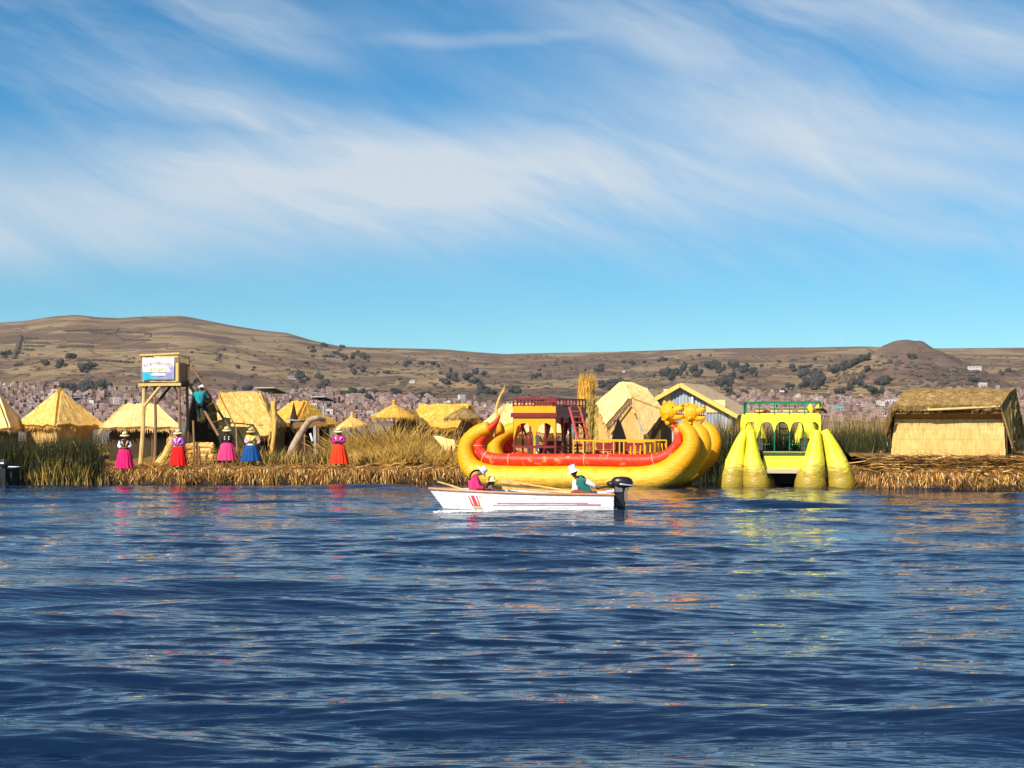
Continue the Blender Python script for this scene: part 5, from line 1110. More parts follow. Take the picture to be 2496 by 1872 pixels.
mb = MB(); mb.box(((xa + xb) / 2 + .42, f + 1.6, z_fl + .33), (.75, .4, .62)); mb.box(((xa + xb) / 2 - .55, f + 1.9, z_fl + .25), (.5, 1.0, .42)); mb.build('cabin_bench', M_WOOD_DK, dh)
mb = MB(); mb.box((xa + .52, f + 1.3, z_fl + .42), (.26, .05, .95)); mb.build('white_panel', M_WHITE, dh)
# ladder from the deck to the roof
lt0, lt1 = L(1388, 992, 1.2), L(1416, 1096, 1.0); mb = MB(); off = Vector((.02, .5, 0))
for o_ in (Vector((0, 0, 0)), Vector((.30, .42, 0))): mb.beam(lt0 + o_, lt1 + o_, .07)
for k in range(7): mb.beam(lt0.lerp(lt1, .1 + k * .13), lt0.lerp(lt1, .1 + k * .13) + Vector((.30, .42, 0)), .05)
mb.build('ladder', mat('coral_red_paint', (.50, .07, .06), (.56, .10, .08), 4), boat)
# yellow deck rail and benches
yr_ = .75; xs0, xs1 = L(1398, 1073, yr_).x, L(1596, 1073, yr_).x; zr1 = L(1500, 1074, yr_).z
mb = MB(); mb.beam((xs0, yr_, zr1), (xs1, yr_, zr1 - .02), .06)
for k in range(9): x = xs0 + (xs1 - xs0) * k / 8; mb.beam((x, yr_, zd - .12), (x, yr_, zr1), .05)
for k in range(6): x = xs1 - .0 - .20 * k; mb.beam((x, yr_ + .02, zd - .12), (x + .02, yr_ + .02, zr1 - .12 - .02 * k % 2), .05)
for k in range(4): mb.beam((xs1 + .10 * k, yr_ + .25 * k, zd - .1), (xs1 + .08 * k, yr_ + .25 * k, zr1 - .1), .05)
mb.build('deck_rail', M_ORY, boat)
mb = MB(); mb.beam((xs0 + .4, 2.6, zr1), (xs1, 2.6, zr1), .05)
for k in range(7): x = xs0 + .4 + (xs1 - xs0 - .4) * k / 6; mb.beam((x, 2.6, zd - .1), (x, 2.6, zr1), .05)
mb.build('deck_rail', M_ORY, boat)
for x in (xs0 + 1.1, xs0 + 2.3):
    mb = MB(); mb.box((x, 1.5, zd + .27), (.8, .35, .06)); mb.box((x, 1.66, zd + .45), (.8, .05, .28))
    for sx in (-.33, .33): mb.box((x + sx, 1.5, zd + .1), (.06, .3, .3))
    mb.build('bench', M_RED2, boat)
mb = MB(); p = L(1590, 1108, .5); mb.box(p, (.32, .2, .14)); mb.build('step', M_WOOD_DK, boat)

# ---- pale yellow boat seen bow on
Yv = 60.0; v0 = thing('reed_boat', (PX(1905, Yv), Yv, 0), 'pale lemon yellow reed boat with four tall bundle prows and an arched deckhouse', 'reed boat')
def bun(name, pts, back):
    c = cr(pts, 7); mb = MB(); mb.tube([p[:3] for p in c], [p[3] for p in c], 22, jit=.018)
    vs = np.array(mb.v)
    o = mb.build(name, M_LEM, v0, smooth=True, world=True); return o
def W_(u, v, dy, r): p = P(u, v, Yv + dy); return (p.x, p.y, p.z, r)
VR = (1205, 1188, 1162, 1125, 1084, 1049)                 # rows from the waterline to the tip
BUN = [list(zip(us, VR, rs)) for us, rs in (((1783, 1783, 1786, 1794, 1804, 1817), (.52, .53, .51, .39, .25, .15)), ((1849, 1849, 1844, 1839, 1836, 1833), (.52, .53, .48, .35, .22, .14)),
    ((1977, 1977, 1979, 1986, 1989, 1991), (.60, .62, .56, .42, .28, .15)), ((2052, 2051, 2046, 2036, 2022, 2006), (.52, .54, .51, .42, .28, .16)))]
for i, B in enumerate(BUN):
    d = (.15, -.15, -.2, .1)[i]
    u0 = B[0][0]; bk = [(u0 + (1905 - u0) * .10, 1178, 6.5, .34), (u0, 1182, 4.0, .5), (u0, 1184, 1.5, .55)]
    pts = [(*P(u, v, Yv + 6.5 if False else Yv + dy), r) for (u, v, dy, r) in bk]
    pts = [(p[0], p[1], .12 if j else .2, p[3]) for j, p in enumerate(pts)]
    fr = [W_(u, v, d + (.35, .0, -.1, -.12, -.12, -.05)[j], r) for j, (u, v, r) in enumerate(B)]
    hb_ = bun('hull', pts + fr[1:], 6); rb = cr(fr, 8)
    for k in range(7, 24, (8, 5, 5, 8)[i]):
        p_, q_ = Vector(rb[k][:3]), Vector(rb[k + 1][:3]); t_ = (q_ - p_).normalized(); lb = MB(); lb.tube([p_ - t_ * .014, p_ + t_ * .014], rb[k][3] + .004, 20, jit=.008)
        o_ = lb.build('cord_ring', mat('old_cord', (.50, .38, .05), (.72, .60, .08), 6, c3=(.34, .18, .05), c3scale=1.5, c3lo=.52, c3hi=.6), v0, world=True)
        o_.parent = hb_
for (pts, r) in (([(1932, 1100), (1938, 1075), (1944, 1050), (1949, 1028)], .34), ([(1972, 1100), (1970, 1070), (1965, 1045), (1962, 1030)], .34), ([(1822, 1090), (1816, 1060), (1810, 1035), (1811, 1010)], .38), ([(1850, 1098), (1846, 1066), (1840, 1042), (1836, 1030)], .30)):
    c = cr([(*P(u - 58, v, Yv + 7.0), r * (1 - .5 * i / 3)) for i, (u, v) in enumerate(pts)], 5); mb = MB(); a = c[0]; mb.tube([(a[0], a[1] - 1.2, .2)] + [p[:3] for p in c], [a[3]] + [p[3] for p in c], 16, jit=.015); mb.build('stern_bundle', M_LEM, v0, smooth=True, world=True)
K_ = FPX / (Yv + 1.0); Yf = Yv + 1.0
hx0, hx1 = PX(1803, Yf), PX(1988, Yf); zdk = PZ(1100, Yf); zA = PZ(1043, Yf); zF = PZ(1007, Yf)
mb = MB(); arch_panel(mb, hx0, hx1, Yf, zF, zA, PZ(1028, Yf) - zA, 5, .055, .07, zdk + .75); mb.build('arch_panel', M_LEMP, v0, world=True)
mb = MB(); arch_panel(mb, hx0, hx1, Yf + 3.6, zF, zA, PZ(1028, Yf) - zA, 5, .055, .07, zdk + .6); mb.build('back_arch_panel', M_LEMP, v0, world=True)
for x in (hx0 + .04, hx1 - .04):
    mb = MB(); arch_panel(mb, Yf + .08, Yf + 3.58, 0, zF - .01, zA, .22, 4, .07, .06, zdk + .4); mb.v = [(x - .03 + v[1], v[0], v[2]) for v in mb.v]; mb.build('side_arch_panel', M_LEMP, v0, world=True)
mb = MB(); mb.box(((hx0 + hx1) / 2, Yf + 1.83, zF - .05), (hx1 - hx0 - .1, 3.5, .06)); mb.build('upper_floor', M_LEMP, v0, world=True)
mb = MB(); mb.box(((hx0 + hx1) / 2, Yf + 2.4, zdk - .08), (hx1 - hx0, 6.4, .12)); mb.build('deck', mat('deck_green', (.03, .07, .04), (.06, .09, .05), 3), v0, world=True)
for k in range(6):
    for dy in (.035, 3.62):
        x = hx0 + .03 + (hx1 - hx0 - .06) * k / 5; mb = MB(); mb.beam((x, Yf + dy, zdk - .05), (x, Yf + dy, zA - .15), .045); mb.build('column', M_GRN, v0, world=True)
mb = MB(); zl_ = PZ(1083, Yf)
for x0_, x1_ in ((hx0, hx0 + 1.05), (hx1 - 1.15, hx1)):
    mb.beam((x0_, Yf - .02, zl_), (x1_, Yf - .02, zl_), .03); mb.beam((x0_, Yf + 3.65, zl_), (x1_, Yf + 3.65, zl_), .03)
mb.build('lower_rail', M_GRN, v0, world=True)
ctr = (hx0 + hx1) / 2
mb = MB(); mb.beam((ctr - .08, Yf + 2.2, zdk), (ctr - .08, Yf + 1.4, zF), .05); mb.beam((ctr + .36, Yf + 2.2, zdk), (ctr + .36, Yf + 1.4, zF), .05)
for k in range(6): mb.beam((ctr - .08, Yf + 2.2 - .8 * (k + .5) / 6, zdk + (zF - zdk) * (k + .5) / 6), (ctr + .36, Yf + 2.2 - .8 * (k + .5) / 6, zdk + (zF - zdk) * (k + .5) / 6), .05)
mb.build('ladder', M_GRN, v0, world=True)
for x_ in (ctr - .85, ctr + .95): mb = MB(); mb.box((x_, Yf + 1.7, zdk + .25), (.4, 2.6, .45)); mb.build('cabin_bench', M_WOOD_DK, v0, world=True)
zR = PZ(980, Yf); zM = PZ(1006, Yf)
for a, b in (((hx0 + .03, Yf), (hx1 - .03, Yf)), ((hx1 - .03, Yf), (hx1 - .03, Yf + 3.6)), ((hx1 - .03, Yf + 3.6), (hx0 + .03, Yf + 3.6)), ((hx0 + .03, Yf + 3.6), (hx0 + .03, Yf))):
    mb = MB(); a, b = Vector((*a, 0)), Vector((*b, 0)); mb.beam(a + Vector((0, 0, zR)), b + Vector((0, 0, zR)), .06, .05)
    for k in range(6): p = a.lerp(b, k / 5); mb.beam(p + Vector((0, 0, zF - .04)), p + Vector((0, 0, zR)), .06 if k in (0, 5) else .045)
    mb.build('roof_rail', M_GRN, v0, world=True)
for u, w_ in ((1876, .42), (1908, .50), (1941, .40), (1838, .36)):
    mb = MB(); mb.box((PX(u, Yf + .4), Yf + .5, zF + .14), (w_, .35, .16)); mb.build('cushion', M_CUSH, v0, world=True, bevel=.04)
for u in (1838, 1978): mb = MB(); mb.lathe([(.30, 0), (.30, .05), (.22, .15), (.08, .21)], (PX(u, Yf + .9), Yf + 1.0, zF + .0), 16); mb.build('round_seat', mat('brown_red_vinyl', (.22, .05, .03), (.28, .07, .04), 4), v0, world=True)
mb = MB(); mb.lathe([(.12, 0), (.14, .15), (.08, .28), (.02, .36)], (PX(1957, Yf + .6), Yf + .7, zF + .02), 12); mb.lathe([(.2, 0), (.1, .14), (.02, .22)], (PX(1980, Yf + .6), Yf + .8, zF + .2), 12); mb.build('roof_bundle', M_LEM, v0, world=True)
# bow board and step between the prows (the whole boat then turns its bow to the viewer)
bx0, bx1 = PX(1862, Yv), PX(1970, Yv)
mb = MB(); zt_, zb_ = PZ(1101, Yv + .3), PZ(1143, Yv + .3); mb.slab(((bx0 - .02, Yv + .3, zt_), (bx1, Yv + .3, zt_), (bx1, Yv + .3, zb_), (bx0, Yv + .3, zb_)), .06, 8, 6, .003); mb.build('bow_board', M_LEMP, v0, world=True)
mb = MB(); mb.box(((bx0 + bx1) / 2, Yv + .18, PZ(1148, Yv + .2)), (bx1 - bx0 - .2, .5, .17)); mb.build('bow_step', mat('grey_plank', (.42, .36, .27), (.52, .44, .32), 3, (1, 5, 5)), v0, world=True, bevel=.01)
mb = MB(); mb.box(((bx0 + bx1) / 2, Yv + 1.6, .35), (bx1 - bx0, 2.0, .5)); mb.build('dark_gap', M_DARK, v0, world=True)  # block in shade colour filling the dark gap below the bow step
v0.rotation_euler = (0, 0, -.17)

# ------------------------------------------------------------------ white motorboat
Ym = 44.6; KM = FPX / Ym
mbt = thing('motorboat', (PX(1270, Ym), Ym, 0), 'white open motorboat with a wooden gunwale crossing the water', 'motorboat')
x_b, x_s = PX(1045, Ym) - mbt.location.x, PX(1492, Ym) - mbt.location.x; LEN = x_s - x_b
def section(t_):                        # t 0 bow .. 1 stern -> half beam, sheer z, chine half, chine z, keel z, stem shift
    bm_ = .72 * (1 - (1 - min(1, t_ / .55)) ** 2.2) ** .9 * (1 - .10 * max(0, t_ - .6))
    sh = .50 + .12 * (1 - t_) ** 2 - .03 * t_; 
    return bm_, sh
ST_ = [0, .03, .07, .12, .2, .3, .42, .56, .7, .85, 1.0]; NP = 9
def side(t_, s):                         # half section: flat bottom, then nearly upright side
    bm_, sh = section(t_); k = .62 + .24 * min(1, t_ / .3)
    return (-.16 + .14 * s / .4, bm_ * k * s / .4) if s < .4 else (-.02 + (sh + .02) * (s - .4) / .6, bm_ * (k + (1 - k) * ((s - .4) / .6) ** .8))
def side_y(t_, z):
    bm_, sh = section(t_); k = .62 + .24 * min(1, t_ / .3); return bm_ * (k + (1 - k) * max(0, (z + .02) / (sh + .02)) ** .8)
def shell(off, zoff=0.0):
    rows = []
    for t_ in ST_:
        bm_, sh = section(t_); row = []
        for j in range(-NP, NP + 1):
            s = j / NP; z, y = side(t_, abs(s)); y = math.copysign(y, s) * (1 - off * .06); prof = (z + .16) / (sh + .16)
            z = z + off * .03; x = x_b + LEN * t_ + (1 - t_) ** 3 * .58 * (1 - prof) - .0
            row.append(Vector((x, y, z + zoff)))
        rows.append(row)
    return rows
ro, ri = shell(0), shell(1); mb = MB(); n2 = 2 * NP + 1
vs = [p for r in ro for p in r] + [p for r in ri for p in r]; B_ = len(ro) * n2; fs = []
for i in range(len(ro) - 1):
    for j in range(n2 - 1):
        a = i * n2 + j; fs.append((a, a + 1, a + n2 + 1, a + n2)); fs.append((B_ + a, B_ + a + n2, B_ + a + n2 + 1, B_ + a + 1))
i = (len(ro) - 1) * n2; fs.append(tuple(range(i, i + n2))); fs.append(tuple(range(B_ + i + n2 - 1, B_ + i - 1, -1)))
mb.add(vs, fs); hullm = mb.build('hull', paint('scuffed_white_hull', (.86, .86, .86), (.80, .80, .79), (.40, .40, .37), -.12, .12, .35, 3.0), mbt, smooth=False)
mb = MB()
for sy in (0, -1): mb.tube([r[sy] + Vector((0, 0, .0)) for r in ro], [.035] * len(ro), 8)
mb.tube([ro[-1][0], ro[-1][-1]], .04, 8); mb.build('gunwale', mat('wood_gunwale', (.46, .20, .10), (.56, .28, .15), 4, (1, 4, 4), .45), mbt)
mb = MB(); st = []
for zo, x0_, x1_, h_, r_ in ((.215, .36, .86, .022, 0), (.165, .33, .90, .016, 0), (.155, .80, .93, .045, 0)):
    for k in range(26):
        t0_, t1_ = x0_ + (x1_ - x0_) * k / 26, x0_ + (x1_ - x0_) * (k + 1) / 26
        def pt(t_, z):
            bm_, sh = section(t_); pr = (z + .16) / (sh + .16); return Vector((x_b + LEN * t_ + (1 - t_) ** 3 * .58 * (1 - pr), -side_y(t_, z) - .012, z))
        mb.add([pt(t0_, zo), pt(t1_, zo), pt(t1_, zo + h_), pt(t0_, zo + h_)], [(0, 1, 2, 3)])
mb.build('stripe', mat('pink_stripe', (.55, .22, .32), (.62, .3, .4), 3), hullm)
def hp(t_, z, o_=.014):
    bm_, sh = section(t_); pr = (z + .16) / (sh + .16); return Vector((x_b + LEN * t_ + (1 - t_) ** 3 * .58 * (1 - pr), -side_y(t_, z) - o_, z))
def decal(t0_, t1_, z0_, z1_, o_, slant=0.0, n_=5):
    mb = MB(); vs = []
    for k in range(n_ + 1):
        z = z0_ + (z1_ - z0_) * k / n_; sl_ = slant * k / n_; vs += [hp(t0_ + sl_, z, o_), hp(t1_ + sl_ * 0, z, o_)]
    mb.add(vs, [(2 * k, 2 * k + 1, 2 * k + 3, 2 * k + 2) for k in range(n_)]); return mb
tt = lambda u: (PX(u, Ym) - mbt.location.x - x_b) / LEN
em = bpy.data.objects.new('emblem', None); COL.objects.link(em); em.parent = mbt
decal(tt(1137), tt(1160), .14, .44, .016).build('red_shield', mat('emblem_red', (.70, .05, .06), (.74, .08, .10), 4), em)
for a, b in ((1141, 1144), (1154, 1157)): decal(tt(a) + .003, tt(b), .15, .44, .021, -.006).build('white_stripe', M_WHITE, em)
mb = decal(tt(1139), tt(1163), .06, .12, .018); mb.build('gold_scroll', mat('emblem_gold', (.75, .45, .10), (.8, .6, .3), 30), em)
for x_ in (.30, .52, .74, .90):
    bm_, sh = section(x_); mb = MB(); mb.box((x_b + LEN * x_, 0, sh - .14), (.26, bm_ * 1.86, .035)); mb.build('thwart', M_WOOD_Y, mbt)
# outboard motor
om = bpy.data.objects.new('outboard_motor', None); COL.objects.link(om); om.parent = mbt; om.location = (x_s + .17, 0, 0)
mb = MB(); pr = [(.12, .64), (.27, .67), (.30, .73), (.31, .81), (.28, .89), (.20, .95), (.05, .97)]; mb.lathe([(r, z) for r, z in pr], (.10, 0, 0), 20, sx=1.05, sy=.62, fn=lambda a, t_: 1.0 + .12 * math.cos(a) * (1 - t_)); mb.ball((-.18, 0, .76), (.16, .15, .09), 10, 7); mb.build('cowling', M_BLACK, om, smooth=True)
mb = MB(); mb.lathe([(.315, .735), (.325, .755), (.315, .775)], (.10, 0, -.01), 20, (0, .12, 0), sx=1.06, sy=.63); mb.build('cowling_band', M_METAL, om)
mb = MB(); mb.box((.04, 0, .36), (.30, .16, .60)); mb.box((.10, 0, .02), (.22, .12, .45)); mb.box((.10, 0, -.25), (.34, .09, .14)); mb.box((.12, 0, .61), (.36, .2, .10)); mb.build('leg', M_BLACK, om, bevel=.03)
mb = MB(); mb.beam((.24, -.09, .66), (.24, -.09, .22), .07); mb.box((.02, -.1, .62), (.2, .05, .2)); mb.build('bracket', mat('grey_metal_dark', (.14, .14, .15), (.2, .2, .21), 5, rough=.4), om)
mb = MB(); mb.tube([(-.05, 0, .66), (-.35, -.05, .67), (-.62, -.12, .62)], [.035, .03, .035], 8); mb.build('tiller', M_BLACK, om)
mb = MB(); mb.ball((.22, 0, -.30), (.10, .06, .06), 8, 6); 
for k in range(3): a = k * 2.094; mb.beam((.34, 0, -.30), (.36, math.sin(a) * .14, -.30 + math.cos(a) * .14), .08, .02)
mb.build('propeller', M_METAL, om)
mb = MB(); mb.tube([(-.36, -.15, .52), (-.12, -.16, .56)], .04, 8); mb.box((-.3, -.1, .50), (.16, .14, .10)); mb.build('clamp', M_WHITE, om)
# oars lying across the boat
for (u0, v0_, u1, v1_, lab) in ((1262, 1177, 1400, 1199, 'upper wooden oar lying on the thwarts of the white motorboat'), (1240, 1190, 1400, 1203, 'lower wooden oar lying on the thwarts of the white motorboat')):
    mb = MB(); a, b = P(u0, v0_, Ym + .3), P(u1, v1_, Ym - .1); mb.tube([a, b], .028, 8); mb.slab((a + Vector((-.55, 0, .11)), a + Vector((.05, 0, .03)), a + Vector((.05, 0, -.06)), a + Vector((-.55, 0, .0))), .03, 3, 2, .002); tag(mb.build('oar', M_WOOD_Y), lab, 'oar')
mb = MB(); mb.tube([P(1066, 1174, Ym + .5), P(1100, 1184, Ym + .5), P(1142, 1199, Ym + .2)], .03, 8); tag(mb.build('pole', M_WOOD_Y), 'pale pole lying across the bow of the white motorboat', 'pole')
# foam at the bow
fm = MB()
for _ in range(160):
    t_ = random.random(); x = PX(1075 + t_ * 130 + random.gauss(0, 10), Ym - .6); y = Ym - .62 - .25 * t_ * random.random() - random.random() * .35 * (1 - t_)
    r_ = random.uniform(.02, .09) * (1.2 - t_); fm.ball((x, y, sum_waves(np.array([[x]]), np.array([[y]]))[0, 0] + .005), (r_ * 1.2, r_ * .7, .02), 6, 4, .45)
tag(fm.build('bow_foam', mat('foam', (.78, .80, .82), (.66, .70, .74), 8, rough=.7)), 'white foam thrown up at the motorboat bow', 'foam', kind='stuff')
# moored boat at the picture edge
Yn = 62.0; nb = thing('moored_boat', (PX(-10, Yn), Yn, 0), 'dark moored boat with a pale gunwale at the picture edge', 'motorboat', rz=.0)
mb = MB(); rows = []
for t_ in (0, .1, .25, .5, .8, 1.0):
    bm_ = .5 * (1 - (1 - min(1, t_ / .5)) ** 2) + .02; rows.append([Vector((-3.2 + 4.0 * t_, s * bm_, z)) for s, z in ((-1, .70 + .1 * (1 - t_)), (-.9, .3), (-.5, -.1), (.5, -.1), (.9, .3), (1, .70 + .1 * (1 - t_)))])
mb.add([p for r in rows for p in r], [(i * 6 + j, i * 6 + j + 1, i * 6 + 6 + j + 1, i * 6 + 6 + j) for i in range(5) for j in range(5)] + [tuple(30 + j for j in range(6))]); mb.build('hull', mat('dark_hull', (.02, .02, .02), (.04, .035, .03), 3), nb)
mb = MB()
for s in (0, 5): mb.tube([r[s] for r in rows], .022, 7)
mb.tube([rows[-1][0], rows[-1][5]], .022, 7); mb.build('gunwale', M_WHITE, nb)
oc = bpy.data.objects.new('outboard_motor', None); COL.objects.link(oc); oc.parent = nb; oc.location = (.52, -.62, .05); oc.scale = (.85, .85, .92)
for nm, fn, m_ in (('cowling', lambda q: q.lathe([(.10, .70), (.20, .74), (.25, .84), (.24, .98), (.14, 1.08), (.03, 1.1)], (0, 0, 0), 14, sx=1.0, sy=.7), M_BLACK), ('leg', lambda q: (q.box((0, 0, .38), (.2, .14, .7)), q.box((.0, 0, -.0), (.16, .1, .3))), M_BLACK), ('label_plate', lambda q: q.box((-.02, -.175, .92), (.17, .02, .06)), M_WHITE)):
    q = MB(); fn(q); q.build(nm, m_, oc)
# ------------------------------------------------------------------ people
def skin_mesh(name, V, E, R, mat_, parent, root=0, sub=2):
    """grow one continuous surface over a skeleton of joints"""
    me = bpy.data.meshes.new(name); me.from_pydata([tuple(v) for v in V], E, []); o = bpy.data.objects.new(name, me); COL.objects.link(o)
    md = o.modifiers.new('s', 'SKIN'); md.use_smooth_shade = True
    if not me.skin_vertices: 
        bpy.context.view_layer.objects.active = o; bpy.ops.mesh.customdata_skin_add()
    for i, r in enumerate(R):
        r = r if hasattr(r, '__len__') else (r, r); me.skin_vertices[0].data[i].radius = r
        me.skin_vertices[0].data[i].use_root = (i == root)
    sb = o.modifiers.new('d', 'SUBSURF'); sb.levels = sub; sb.render_levels = sub
    bpy.context.view_layer.update(); nm = bpy.data.meshes.new_from_object(o.evaluated_get(bpy.context.evaluated_depsgraph_get()))
    bpy.data.objects.remove(o); bpy.data.meshes.remove(me); nm.name = name; nm.materials.clear(); nm.materials.append(mat_)
    nm.polygons.foreach_set('use_smooth', [True] * len(nm.polygons))
    ob = bpy.data.objects.new(name, nm); COL.objects.link(ob); ob.parent = parent; return ob
def body(root, J, mat_=None, s=1.0):
    """J: joints (local, metres). pel chest neck head lsh lel lwr rsh rel rwr lhip lkn lan ltoe r..."""
    V, E, R = [], [], []; ix = {}
    def add(k, p, r, par=None):
        ix[k] = len(V); V.append(Vector(p)); R.append(r)
        if par is not None: E.append((ix[par], ix[k]))
    pel, ch, nk, hd = map(Vector, (J['pel'], J['chest'], J['neck'], J['head'])); up = (hd - nk).normalized(); fw = Vector(J['face']).normalized(); fw = (fw - up * fw.dot(up)).normalized(); sd = fw.cross(up).normalized()
    add('pel', pel, (.125 * s, .10 * s)); add('bel', pel.lerp(ch, .5), (.115 * s, .095 * s), 'pel'); add('chest', ch, (.125 * s, .09 * s), 'bel'); add('neck', nk, .05 * s, 'chest')
    add('jaw', hd - up * .055 + fw * .02, (.062 * s, .066 * s), 'neck'); add('head', hd + up * .02, (.075 * s, .088 * s), 'jaw'); add('top', hd + up * .10 - fw * .01, (.055 * s, .06 * s), 'head')
    add('nose', hd - up * .01 + fw * .105, .014, 'head')
    for e, sg in (('earl', 1), ('earr', -1)): add(e, hd + sd * sg * .088, (.018, .012), 'head')
    for q in 'lr':
        sh, el, wr = Vector(J[q + 'sh']), Vector(J[q + 'el']), Vector(J[q + 'wr'])
        add(q + 'sh', sh, .055 * s, 'chest'); add(q + 'el', el, .040 * s, q + 'sh'); add(q + 'wr', wr, .027 * s, q + 'el')
        d = (Vector(J.get(q + 'hd', wr + (wr - el).normalized() * .1)) - wr).normalized(); pn = d.cross(fw if abs(d.dot(fw)) < .9 else up).normalized(); cu = d.cross(pn).normalized()
        pm = wr + d * .065; add(q + 'pm', pm, (.036 * s, .018 * s), q + 'wr')
        for k, (o_, ln) in enumerate(((-.030, .070), (-.010, .082), (.010, .078), (.029, .062))):
            b = pm + d * .03 + pn * o_; add(q + 'f%da' % k, b, .0095, q + 'pm'); add(q + 'f%db' % k, b + d * ln * .5 + pn * o_ * .15 + cu * .006, .0088, q + 'f%da' % k); add(q + 'f%dc' % k, b + d * ln + cu * .022, .0075, q + 'f%db' % k)
        tb = wr + d * .035 + pn * -.034; add(q + 'ta', tb, .011, q + 'pm'); add(q + 'tb', tb + d * .035 - pn * .018, .009, q + 'ta')
        hp_, kn, an, to = (Vector(J[q + k]) for k in ('hip', 'kn', 'an', 'toe'))
        add(q + 'hip', hp_, .085 * s, 'pel'); add(q + 'kn', kn, .055 * s, q + 'hip'); add(q + 'ca', kn.lerp(an, .35), .052 * s, q + 'kn'); add(q + 'an', an, .034 * s, q + 'ca'); add(q + 'to', to, (.038, .024), q + 'an')
    bo = skin_mesh('body', V, E, R, mat_ or M_SKIN, root, 0, 2)
    for sg in (-1, 1): mb = MB(); mb.ball(hd + sd * sg * .034 + fw * .088 + up * .012, (.014, .014, .009), 8, 6); mb.build('eye', M_EYE, bo)
    mb = MB(); mb.ball(hd - up * .062 + fw * .083, (.026, .012, .007), 8, 5); mb.build('mouth', mat('lips', (.22, .06, .05), (.25, .07, .06), 5), bo)
    # hair cap and plaits
    mb = MB(); mb.ball(hd + up * .045 - fw * .022, (.094, .102, .092), 14, 9, .02); 
    if J.get('plaits', True):
        bk = nk - fw * .10
        for sg in (-1, 1): a = hd - fw * .07 + sd * sg * .06 - up * .03; mb.tube(cr([a, a - up * .12 - fw * .05 + sd * sg * .02, ch - fw * .13 + sd * sg * .06, pel.lerp(ch, .35) - fw * .15 + sd * sg * .05], 4), [.028] * 4 + [.024] * 5 + [.018] * 3 + [.012], 7)
    mb.build('hair', M_HAIR, bo); return bo, (hd, up, fw, sd)
def garment(root, J, name, mat_, s=1.0, sleeves=1.0, low=.3, extra=.022):
    V, E, R = [], [], []; pel, ch, nk = map(Vector, (J['pel'], J['chest'], J['neck'])); e = extra
    pts = [pel.lerp(ch, low), pel.lerp(ch, (1 + low) / 2), ch + (nk - ch) * .05, ch.lerp(nk, .62)]; rr = [(.135 * s + e, .11 * s + e), (.13 * s + e, .105 * s + e), (.135 * s + e, .10 * s + e), (.065 * s + e * .6, .06 * s + e * .6)]
    for i, (p, r) in enumerate(zip(pts, rr)): V.append(p); R.append(r); E += [(i - 1, i)] if i else []
    for q in 'lr':
        sh, el, wr = Vector(J[q + 'sh']), Vector(J[q + 'el']), Vector(J[q + 'wr']); b = len(V)
        V += [sh, el, el.lerp(wr, .8 * sleeves) if sleeves > .5 else sh.lerp(el, .7)]
        R += [.062 * s + e, .048 * s + e, .037 * s + e * .8]
        E += [(2, b)]
        if sleeves > .5: E += [(b, b + 1), (b + 1, b + 2)]
        else: V.pop(1 + b - 0); R.pop(1 + b - 0); E += [(b, b + 1)]
    return skin_mesh(name, V, E, R, mat_, root, 1, 2)
def skirt(root, top, hem, r0, r1, mat_, n=15, name='skirt', seed=0, lean=(0, 0)):
    mb = MB(); random.seed(seed); ph = [random.uniform(0, 6.28) for _ in range(4)]
    def fn(a, t_): return 1 + t_ * (.085 * math.sin(n * a + ph[0]) + .05 * math.sin((n * .63 // 1) * a + ph[1] + 2 * t_)) 
    prof = [(r0, top), (r0 * 1.28, top - .05), (r0 * 1.28 + (r1 - r0 * 1.28) * .35, top + (hem - top) * .32), (r0 * 1.28 + (r1 - r0 * 1.28) * .72, top + (hem - top) * .66), (r1, hem + .02), (r1 * 1.01, hem), (r1 * .93, hem + .01), (r0 * .9, top - .12)]
    mb.lathe(prof, (lean[0], lean[1], 0), 96, fn=fn, sy=.82, caps=False)
    ob = mb.build(name, mat_, root, smooth=True)
    b2 = MB(); b2.lathe([(r1 * 1.012, hem + .035), (r1 * 1.02, hem + .015), (r1 * 1.0, hem + .012)], (lean[0], lean[1], 0), 96, fn=lambda a, t_: fn(a, 1), sy=.82, caps=False); return ob
def hat(root, hd, up, fw, kind, mat_, tilt=0.0, band=None, s=1.0):
    q = Matrix.Translation(hd + up * .055 * 1) @ (Matrix((fw.cross(up) * 1, fw, up)).transposed().to_4x4()) @ Matrix.Rotation(tilt, 4, 'X')
    mb = MB()
    if kind == 'straw': pr = [(.185, -.025), (.195, -.012), (.15, .022), (.108, .035), (.104, .075), (.098, .12), (.07, .145), (.02, .15)]
    elif kind == 'bowler': pr = [(.19, .0), (.20, .012), (.150, .02), (.108, .026), (.108, .08), (.10, .13), (.065, .155), (.02, .16)]
    else: pr = [(.19, .0), (.205, .008), (.15, .02), (.10, .03), (.098, .10), (.102, .17), (.085, .185), (.03, .18)]
    pr = [(r * s, z * s) for r, z in pr]; mb.lathe(pr, (0, 0, 0), 24, fn=lambda a, t_: 1 + (.04 * math.sin(2 * a + 1) if t_ < .3 else 0)); mb.lathe([(pr[0][0] * .97, pr[0][1] - .004), (.09 * s, .012 * s)], (0, 0, 0), 24, caps=True)
    mb.v = [tuple(q @ Vector(v)) for v in mb.v]; ho = mb.build('hat', mat_, root, smooth=True)
    if band is not None:
        mb = MB(); mb.lathe([(.108 * s, .034 * s), (.111 * s, .05 * s), (.109 * s, .066 * s)], (0, 0, 0), 24, caps=False); mb.v = [tuple(q @ Vector(v)) for v in mb.v]; mb.build('hat_band', band, ho)
    return ho
